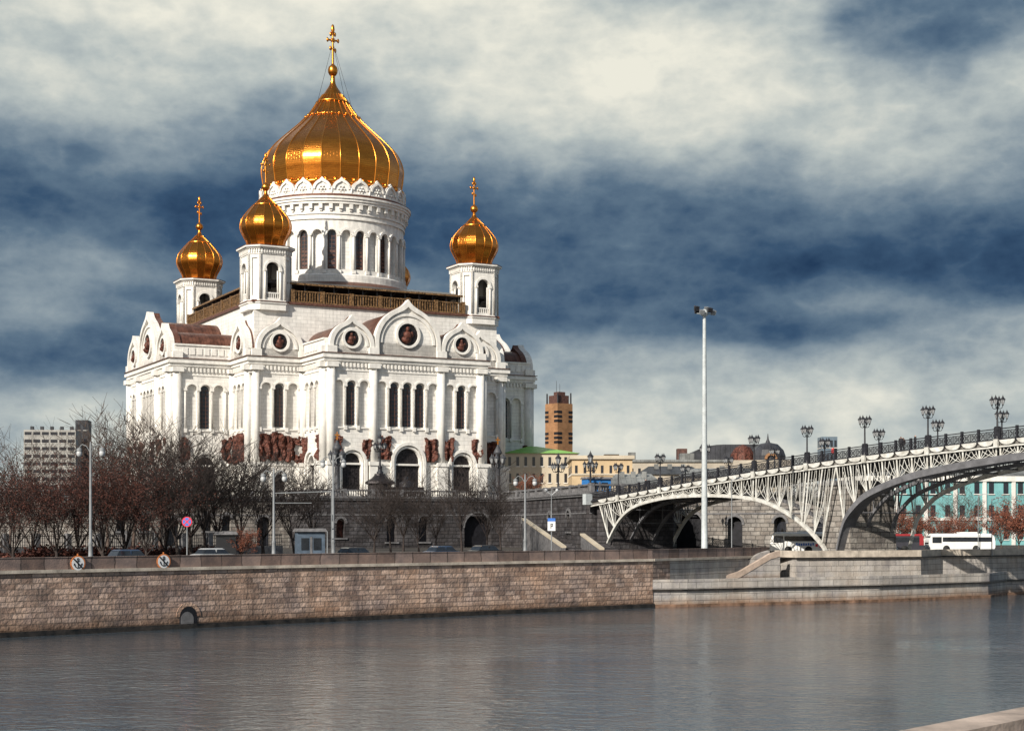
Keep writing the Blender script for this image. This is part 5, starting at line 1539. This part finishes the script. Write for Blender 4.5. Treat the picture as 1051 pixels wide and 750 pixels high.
for i, (x, d, y, lab) in enumerate([(184, 150, 440, 'bare dark tree immediately left of the no-stopping sign'), (212, 156, 446, 'dark bare tree with low forks, left of the black hut'), (196, 158, 432, 'bare dark forked tree just right of the no-stopping sign'), (226, 165, 448, 'bare dark tree before the left flank portal'), (247, 158, 466, 'bare tree left of the first wire-arm lamp, before the bronze relief'),
 (270, 172, 462, 'bare dark tree behind the lamp post with wire arms'), (303, 168, 472, 'bare dark tree between the blue kiosk and the wire-arm lamp'), (322, 182, 476, 'thin bare tree beside the tallest twin-headed lamp'),
 (384, 200, 500, 'small bare dark tree below the stepped pedestal of the large standard'), (430, 206, 500, 'low bare dark tree before the arched window below the great portal'), (401, 205, 492, 'thin bare tree below the dark monument'), (414, 222, 486, 'slim bare tree below the middle portal'), (446, 212, 488, 'bare dark tree right of the middle portal'), (474, 205, 478, 'bare dark tree left of the big terrace doorway'),
 (500, 214, 482, 'bare dark tree in front of the big terrace doorway'), (514, 226, 494, 'thin bare tree below the right lantern pillar with a gold cross'), (655, 226, 505, 'bare dark tree under the left span of the bridge'), (682, 232, 500, 'bare spreading tree behind the lattice of the left span')]):
    place(protoB, i, x, d, y-16, lab, group=G3, sx=1.15 if x < 390 else .9)
G4 = 'rust-brown trees seen under the bridge'
for i, (x, d, y, lab) in enumerate([(896, 262, 505, 'rust-brown tree just right of the stone bridge pier'), (921, 250, 512, 'rust-brown tree above the dark red bus'), (944, 268, 508, 'rust-brown tree between the dark red bus and the white bus'), (968, 256, 520, 'low rust-brown tree above the left half of the white bus'),
 (992, 264, 516, 'low rust-brown tree above the right half of the white bus'), (1028, 240, 505, 'rust-brown tree right of the thin pale pole'), (1046, 232, 498, 'tall rust-brown tree at the right edge of the photo'), (1075, 240, 494, 'rust-brown tree cut off by the right edge of the photo')]):
    place(protoX, i, x, d, y, lab, group=G4, H0=9.4)
place(protoX, 1, 250, 150, 532, 'small low rust-leaved tree before the pale terrace wall', H0=9.4, sx=.8)
place(protoX, 0, 613, 270, 483, 'small rust-leaved tree before the yellow building', zb=TZ, H0=9.4, sx=1.4)
place(protoX, 1, 543, 285, 478, 'small bare russet tree before the cream building', zb=TZ, H0=9.4)
place(protoT, 0, 985, 270, 492, 'tall bare tree before the turquoise facade under the bridge', H0=17.5, sx=1.5)
# shrubs / hedge behind the parapet on the left
hg = MB(); rnd = random.Random(5)
for k in range(42000):
    u_ = rnd.uniform(-34, 100); base = lerp_pt(RA[1:], 0); e = Vector((.736, .677)); nn_ = Vector((-.677, .736))
    w_ = rnd.uniform(34, 37.5); p0 = Vector((-37.2, 113))+e*u_+nn_*w_
    if u_ > 40: continue
    z = GZ+rnd.uniform(0, 1.5)*(.7+.7*noise.noise(Vector((u_*.25, w_, 0))))
    c = Vector((p0.x, p0.y, z)); a = Vector((rnd.uniform(-1, 1), rnd.uniform(-1, 1), rnd.uniform(-1, 1))).normalized()*.16; b_ = a.orthogonal()*.6
    hg.add([c, c+a+b_, c+a*2, c+a-b_], [(0, 1, 2, 3)])
o = hg.build('clipped_hedge', m_leaf, None, recalc=False); tag(o, 'low russet hedge behind the red-brown tree trunks', 'hedge')
# low iron fence with stone piers along the inner side of the street, left half
fe = thing('iron_fence', 'low pale-based iron fence behind the trees on the left', 'fence', (0, 0, 0))
mb = MB(); mp_ = MB()
fa = Vector((-78, 150)); fb = Vector((-30, 203)); ed = (fb-fa); fl = ed.length; ed.normalize()
F = Frame((fa.x, fa.y), (ed.x, ed.y), (ed.y, -ed.x))
fbox(mp_, F, 0, fl, 4.4, 5.6, -.25, .25)
for k in range(int(fl/4)): fbox(mp_, F, k*4-.3, k*4+.3, 4.4, 7.3, -.3, .3)
fbox(mb, F, 0, fl, 6.95, 7.02, -.03, .03); fbox(mb, F, 0, fl, 5.75, 5.82, -.03, .03)
k = 0.
while k < fl: fbox(mb, F, k, k+.05, 5.6, 7.2, -.03, .03); k += .28
mp_.build('stone_base', m_granite_trim, fe); mb.build('ironwork', m_iron, fe)

# ================================================================ VEHICLES
m_tyre = mat('tyre', (.02, .02, .02), .8, var=.1); m_busglass = mat('vehicle_glass', (.02, .024, .03), .08, var=.2, spec=.7)
def bus(name, label, x, d, wid, hh, paint, rz, stripe=None, length=12., zb=GZ, cat='bus', marks=False, dome=True):
    p = W(x, d)
    t = thing(name, label, cat, (p[0], p[1], zb), rz)
    mb = MB(); L2 = length/2; w2 = wid/2
    # body outline in side view, extruded across, roof edges drawn in
    prof = [(-L2+.15, .35), (L2-.15, .35), (L2, .8), (L2-.05, 1.6), (L2-.35, hh-.25), (L2-.7, hh), (-L2+.5, hh), (-L2+.1, hh-.3), (-L2, 1.5), (-L2, .7)]
    n = len(prof); rows = [(-w2, 1.0, 0), (-w2, 1., 0), (w2, 1., 0)]
    def ringv(y, ins): return [(q_[0], y, q_[1] if q_[1] < hh-.3 else q_[1]-ins) for q_ in prof]
    R = [ringv(-w2, .22), ringv(-w2+.25, 0), ringv(w2-.25, 0), ringv(w2, .22)]
    vs = [v_ for r in R for v_ in r]
    fs = [(r*n+i, r*n+(i+1) % n, (r+1)*n+(i+1) % n, (r+1)*n+i) for r in range(3) for i in range(n)]
    fs += [tuple(reversed(range(n))), tuple(range(3*n, 4*n))]
    mb.add(vs, fs); mb.build('body', paint, t)
    for s in (-1, 1):
        mb = MB(); y0 = s*w2; y1 = s*(w2+.02)
        a_, b_ = -L2+.5, L2-1.9
        mb.box(a_, b_, min(y0, y1), max(y0, y1), hh*.57, hh*.81); 
        nn_ = int((b_-a_)/1.5)
        mb.box(b_+.15, L2-.5, min(y0, y1), max(y0, y1), hh*.5, hh*.82)
        o = mb.build('window', m_busglass, t)
        mb = MB()
        for k in range(1, nn_): xx = a_+(b_-a_)*k/nn_; mb.box(xx-.03, xx+.03, min(y0, s*(w2+.03)), max(y0, s*(w2+.03)), hh*.57, hh*.81)
        mb.build('pillar', m_blk, o)
    mb = MB(); mb.hexa([(L2-.02, -w2+.15, 1.15), (L2+.02, -w2+.15, 1.15), (L2+.02, w2-.15, 1.15), (L2-.02, w2-.15, 1.15)], [(L2-.36, -w2+.2, hh-.35), (L2-.28, -w2+.2, hh-.35), (L2-.28, w2-.2, hh-.35), (L2-.36, w2-.2, hh-.35)]); mb.build('windscreen', m_busglass, t)
    for xx in (-L2+2.6, L2-2.4):
        for s in (-1, 1):
            mb = MB(); mb.tube((xx, s*(w2-.28), .48), (xx, s*(w2+.02), .48), .48, .48, 16, cap=True); mb.build('wheel', m_tyre, t)
    if stripe: mb = MB(); mb.box(-L2+.3, L2-.3, -w2-.03, -w2+.02, hh-.42, hh-.1); mb.build('stripe', stripe, t)
    if marks:
        mb = MB(); rn = random.Random(2)
        for k in range(9): xx = -2.6+k*.34; mb.box(xx, xx+.22, -w2-.025, -w2-.005, 1.05+rn.uniform(-.05, .1), 1.35+rn.uniform(0, .12), 0)
        mb.box(.6, .85, -w2-.025, -w2-.005, .85, 1.25, 1); mb.box(.95, 1.3, -w2-.025, -w2-.005, 1.1, 1.3, 0); mb.box(1.4, 1.8, -w2-.025, -w2-.005, .8, 1.15, 1)
        mb.build('lettering', [m_blue, m_red], t)
    if dome: mb = MB(); mb.box(-2.2, .2, -.8, .8, hh-.05, hh+.22); mb.build('roof_unit', paint, t)
    return t
m_busw = mat('bus_white', (.72, .72, .70), .35, var=.05, spec=.5); m_busr = mat('bus_red', (.30, .025, .03), .35, var=.1, spec=.5); m_busb = mat('bus_dark', (.04, .04, .05), .3, var=.1, spec=.5)
bus('white_coach', 'white coach with dark windows and small blue and red lettering behind the river stairs', 820, 205, 2.4, 2.8, m_busw, radians(171), length=7.6, marks=False)
for o in list(bpy.data.objects):
    if o.name == 'white_coach':
        mb = MB(); rn = random.Random(2); w2 = 1.25
        for k in range(8): xx = -1.9+k*.3; mb.box(xx, xx+.2, w2+.005, w2+.025, 1.0+rn.uniform(-.05, .08), 1.3+rn.uniform(0, .1), 0)
        mb.box(-2.4, -2.1, w2+.005, w2+.025, .9, 1.25, 1); mb.box(-2.9, -2.6, w2+.005, w2+.025, .75, 1.05, 1); mb.box(-3.2, -2.95, w2+.005, w2+.025, 1.0, 1.2, 0)
        mb.build('lettering', [m_blue, m_red], o)
bus('dark_red_bus', 'dark bus with a red roof stripe parked right of the bridge pier', 922, 212, 2.5, 2.5, m_busb, radians(176), stripe=None, length=6.4, dome=False)
for o in list(bpy.data.objects):
    if o.name == 'dark_red_bus':
        mb = MB(); mb.box(-3.0, 2.8, -1.28, 1.28, 2.25, 2.52); mb.box(-3.15, -2.6, -1.28, 1.28, 1.0, 2.24); mb.build('red_band', m_busr, o)
bus('white_bus', 'white single-deck bus with a black window band before the rust-brown trees', 985, 214, 2.5, 2.55, m_busw, radians(178), length=9.0, dome=True)

def car(label, x, d, paint, rz, zb=GZ+.01, L_=4.4, hh=1.45):
    p = W(x, d); t = thing('parked_car', label, 'car', (p[0], p[1], zb), rz)
    w2 = .88; L2 = L_/2
    body = [(-L2, .35), (L2, .3), (L2, .62), (L2-.15, .8), (L2-1.1, .92), (-L2+.5, .95), (-L2, .85)]
    mb = MB(); F = Frame((0, w2), (1, 0), (0, -1)); fpanel(mb, F, body, [], 0, 2*w2)
    fpanel(mb, Frame((0, w2), (1, 0), (0, -1)), list(reversed(body)), [], 0, .001); mb.build('body', paint, t)
    cab = [(-L2+.45, .93), (L2-1.15, .9), (L2-1.9, hh), (-L2+1.1, hh)]
    mb = MB()
    lo = [(cab[0][0], -w2+.05, .93), (cab[1][0], -w2+.05, .9), (cab[1][0], w2-.05, .9), (cab[0][0], w2-.05, .93)]; hi = [(cab[3][0]-.3, -w2+.18, hh), (cab[2][0]+.25, -w2+.18, hh), (cab[2][0]+.25, w2-.18, hh), (cab[3][0]-.3, w2-.18, hh)]
    mb.hexa(lo, hi); mb.build('cabin_glass', m_busglass, t)
    mb = MB(); mb.hexa([(cab[3][0]-.36, -w2+.16, hh-.02), (cab[2][0]+.3, -w2+.16, hh-.02), (cab[2][0]+.3, w2-.16, hh-.02), (cab[3][0]-.36, w2-.16, hh-.02)], [(cab[3][0]-.1, -w2+.3, hh+.09), (cab[2][0]+.05, -w2+.3, hh+.09), (cab[2][0]+.05, w2-.3, hh+.09), (cab[3][0]-.1, w2-.3, hh+.09)]); [mb.box(q_-.05, q_+.05, -w2+.1, w2-.1, .9, hh-.02) for q_ in (-.35,)]; mb.build('roof', paint, t)
    for xx in (-L2+.8, L2-.85):
        for s in (-1, 1):
            mb = MB(); mb.tube((xx, s*(w2-.2), .32), (xx, s*(w2+.01), .32), .32, .32, 14, cap=True); mb.build('wheel', m_tyre, t)
    return t
m_cb = mat('paint_dark_blue', (.03, .05, .09), .3, var=.05, spec=.5); m_cs = mat('paint_silver', (.4, .41, .42), .3, var=.05, spec=.5); m_ck = mat('paint_black', (.02, .02, .022), .3, var=.05, spec=.5)
car('dark blue car with only its roof above the parapet, between the no-anchoring signs', 134, 131, m_cb, radians(42))
car('silver car half hidden by the parapet, right of the no-stopping sign', 221, 146, m_cs, radians(42), hh=1.36)
car('black car just showing over the parapet, right of the tallest twin-headed lamp', 366, 152, m_ck, radians(40), hh=1.36)
car('dark blue car just showing over the parapet below the bare trees', 456, 164, m_cb, radians(40), hh=1.36)
car('black car just showing over the parapet near the big terrace doorway', 500, 170, m_ck, radians(40), hh=1.36)
# blue kiosks / huts
m_kiosk = mat('kiosk_blue_grey', (.08, .11, .15), .6, var=.2, scale=1)
def kiosk(label, x, d, zb, wd, dp, hh, m, rz, name='kiosk', win=True):
    p = W(x, d); t = thing(name, label, 'kiosk', (p[0], p[1], zb), rz)
    mb = MB(); mb.box(-wd/2, wd/2, -dp/2, dp/2, 0, hh-.2); mb.build('wall', m, t)
    mb = MB(); mb.hexa([(-wd/2-.2, -dp/2-.3, hh-.2), (wd/2+.2, -dp/2-.3, hh-.2), (wd/2+.2, dp/2+.2, hh-.2), (-wd/2-.2, dp/2+.2, hh-.2)], [(-wd/2-.05, -dp/2-.1, hh+.1), (wd/2+.05, -dp/2-.1, hh+.1), (wd/2+.05, dp/2, hh+.1), (-wd/2-.05, dp/2, hh+.1)]); mb.build('roof', m_granite_trim if not name == 'van' else m, t)
    if win:
        for xx in (-wd*.22, wd*.22):
            mb = MB(); mb.box(xx-wd*.14, xx+wd*.14, -dp/2-.05, -dp/2+.02, hh*.4, hh*.75); mb.build('window', m_busglass, t)
        mb = MB(); mb.box(-wd*.04, wd*.04, -dp/2-.04, -dp/2+.02, 0.1, hh*.78); mb.build('door', m_granite_trim, t)
    return t
kiosk('blue-grey kiosk behind the parapet right of the wire-arm lamp', 318, 148, GZ, 2.6, 2.2, 3.2, m_kiosk, radians(14))
kiosk('black box-shaped hut behind the parapet left of the wire-arm lamp', 232, 150, GZ, 1.9, 1.6, 2.9, m_ck, radians(10), win=False, name='utility_hut')
kiosk('bright blue kiosk on the terrace at the start of the bridge', 612, 226.5, 12.3, 3.6, 2.4, 2.9, mat('kiosk_bright_blue', (.03, .16, .42), .5, var=.1), radians(20))

# ================================================================ PEOPLE ON THE BRIDGE
def person(label, s, y, coat, legs, hgt=1.72, step=.12, face=0.):
    me = bpy.data.meshes.new('person'); k = hgt/1.72
    V = [(0, 0, .93), (0, 0, 1.15), (0, 0, 1.40), (0, 0, 1.50), (0, .01, 1.63),
         (.19, 0, 1.38), (.25, .03, 1.10), (.24, -.08, .88), (-.19, 0, 1.38), (-.25, .02, 1.10), (-.24, -.05, .88),
         (.09, 0, .86), (.10, -step, .48), (.10, -step*.4, .09), (.10, -step*.4-.14, .04), (-.09, 0, .86), (-.10, step*.5, .48), (-.10, step*1.5, .10), (-.10, step*1.5-.13, .04)]
    E_ = [(0, 1), (1, 2), (2, 3), (3, 4), (2, 5), (5, 6), (6, 7), (2, 8), (8, 9), (9, 10), (0, 11), (11, 12), (12, 13), (13, 14), (0, 15), (15, 16), (16, 17), (17, 18)]
    R_ = [.17, .17, .16, .065, .105, .075, .06, .045, .075, .06, .045, .11, .075, .05, .045, .11, .075, .05, .045]
    me.from_pydata([(a*k, b_*k, c*k) for a, b_, c in V], E_, [])
    o = bpy.data.objects.new('person', me); C.objects.link(o)
    m1 = o.modifiers.new('skin', 'SKIN')
    for i, r in enumerate(R_): me.skin_vertices[0].data[i].radius = (r*k, r*k*.85)
    me.skin_vertices[0].data[0].use_root = True
    m2 = o.modifiers.new('sub', 'SUBSURF'); m2.levels = 1; m2.render_levels = 1
    dg = bpy.context.evaluated_depsgraph_get(); ev = o.evaluated_get(dg); nm = bpy.data.meshes.new_from_object(ev)
    o.modifiers.clear(); o.data = nm
    nm.materials.clear()
    for m in (coat, legs, m_skin, m_hair): nm.materials.append(m)
    for f in nm.polygons:
        z = f.center.z/k; f.use_smooth = True
        f.material_index = 3 if z > 1.64 or (z > 1.52 and f.center.y > .03) else (2 if z > 1.48 else (1 if z < .80 and abs(f.center.x) < .2 else 0))
    p = bpt(s, y); o.location = (p[0], p[1], zdeck(s)+.01); o.rotation_euler = (0, 0, BRZ+face)
    tag(o, label, 'person'); return o
m_skin = mat('skin', (.5, .3, .22), .6, var=.05); m_hair = mat('hair', (.04, .025, .02), .7, var=.1)
m_coatk = mat('coat_black', (.02, .02, .024), .8, var=.2); m_coatr = mat('jacket_red', (.5, .05, .05), .8, var=.1); m_coatb = mat('coat_brown', (.10, .06, .045), .8, var=.2)
person('person in a black coat, leftmost of the group leaning near the bridge railing', s_at(920), -.7, m_coatk, m_coatk, 1.78, face=.4)
person('person in a brown coat in the middle of the group on the bridge', s_at(927, -1.2), -1.2, m_coatb, m_coatk, 1.70, face=1.2)
person('person in a dark coat, rightmost of the group on the bridge', s_at(934), -.8, m_coatk, m_coatb, 1.74, face=-.5)
person('person in a red jacket walking on the bridge alone, near a lamp', s_at(850), -.8, m_coatr, m_coatk, 1.72, .2, face=1.5)
person('person in a black coat walking near the terrace end of the bridge', s_at(657), -1.0, m_coatk, m_coatk, 1.75, .2, face=1.6)
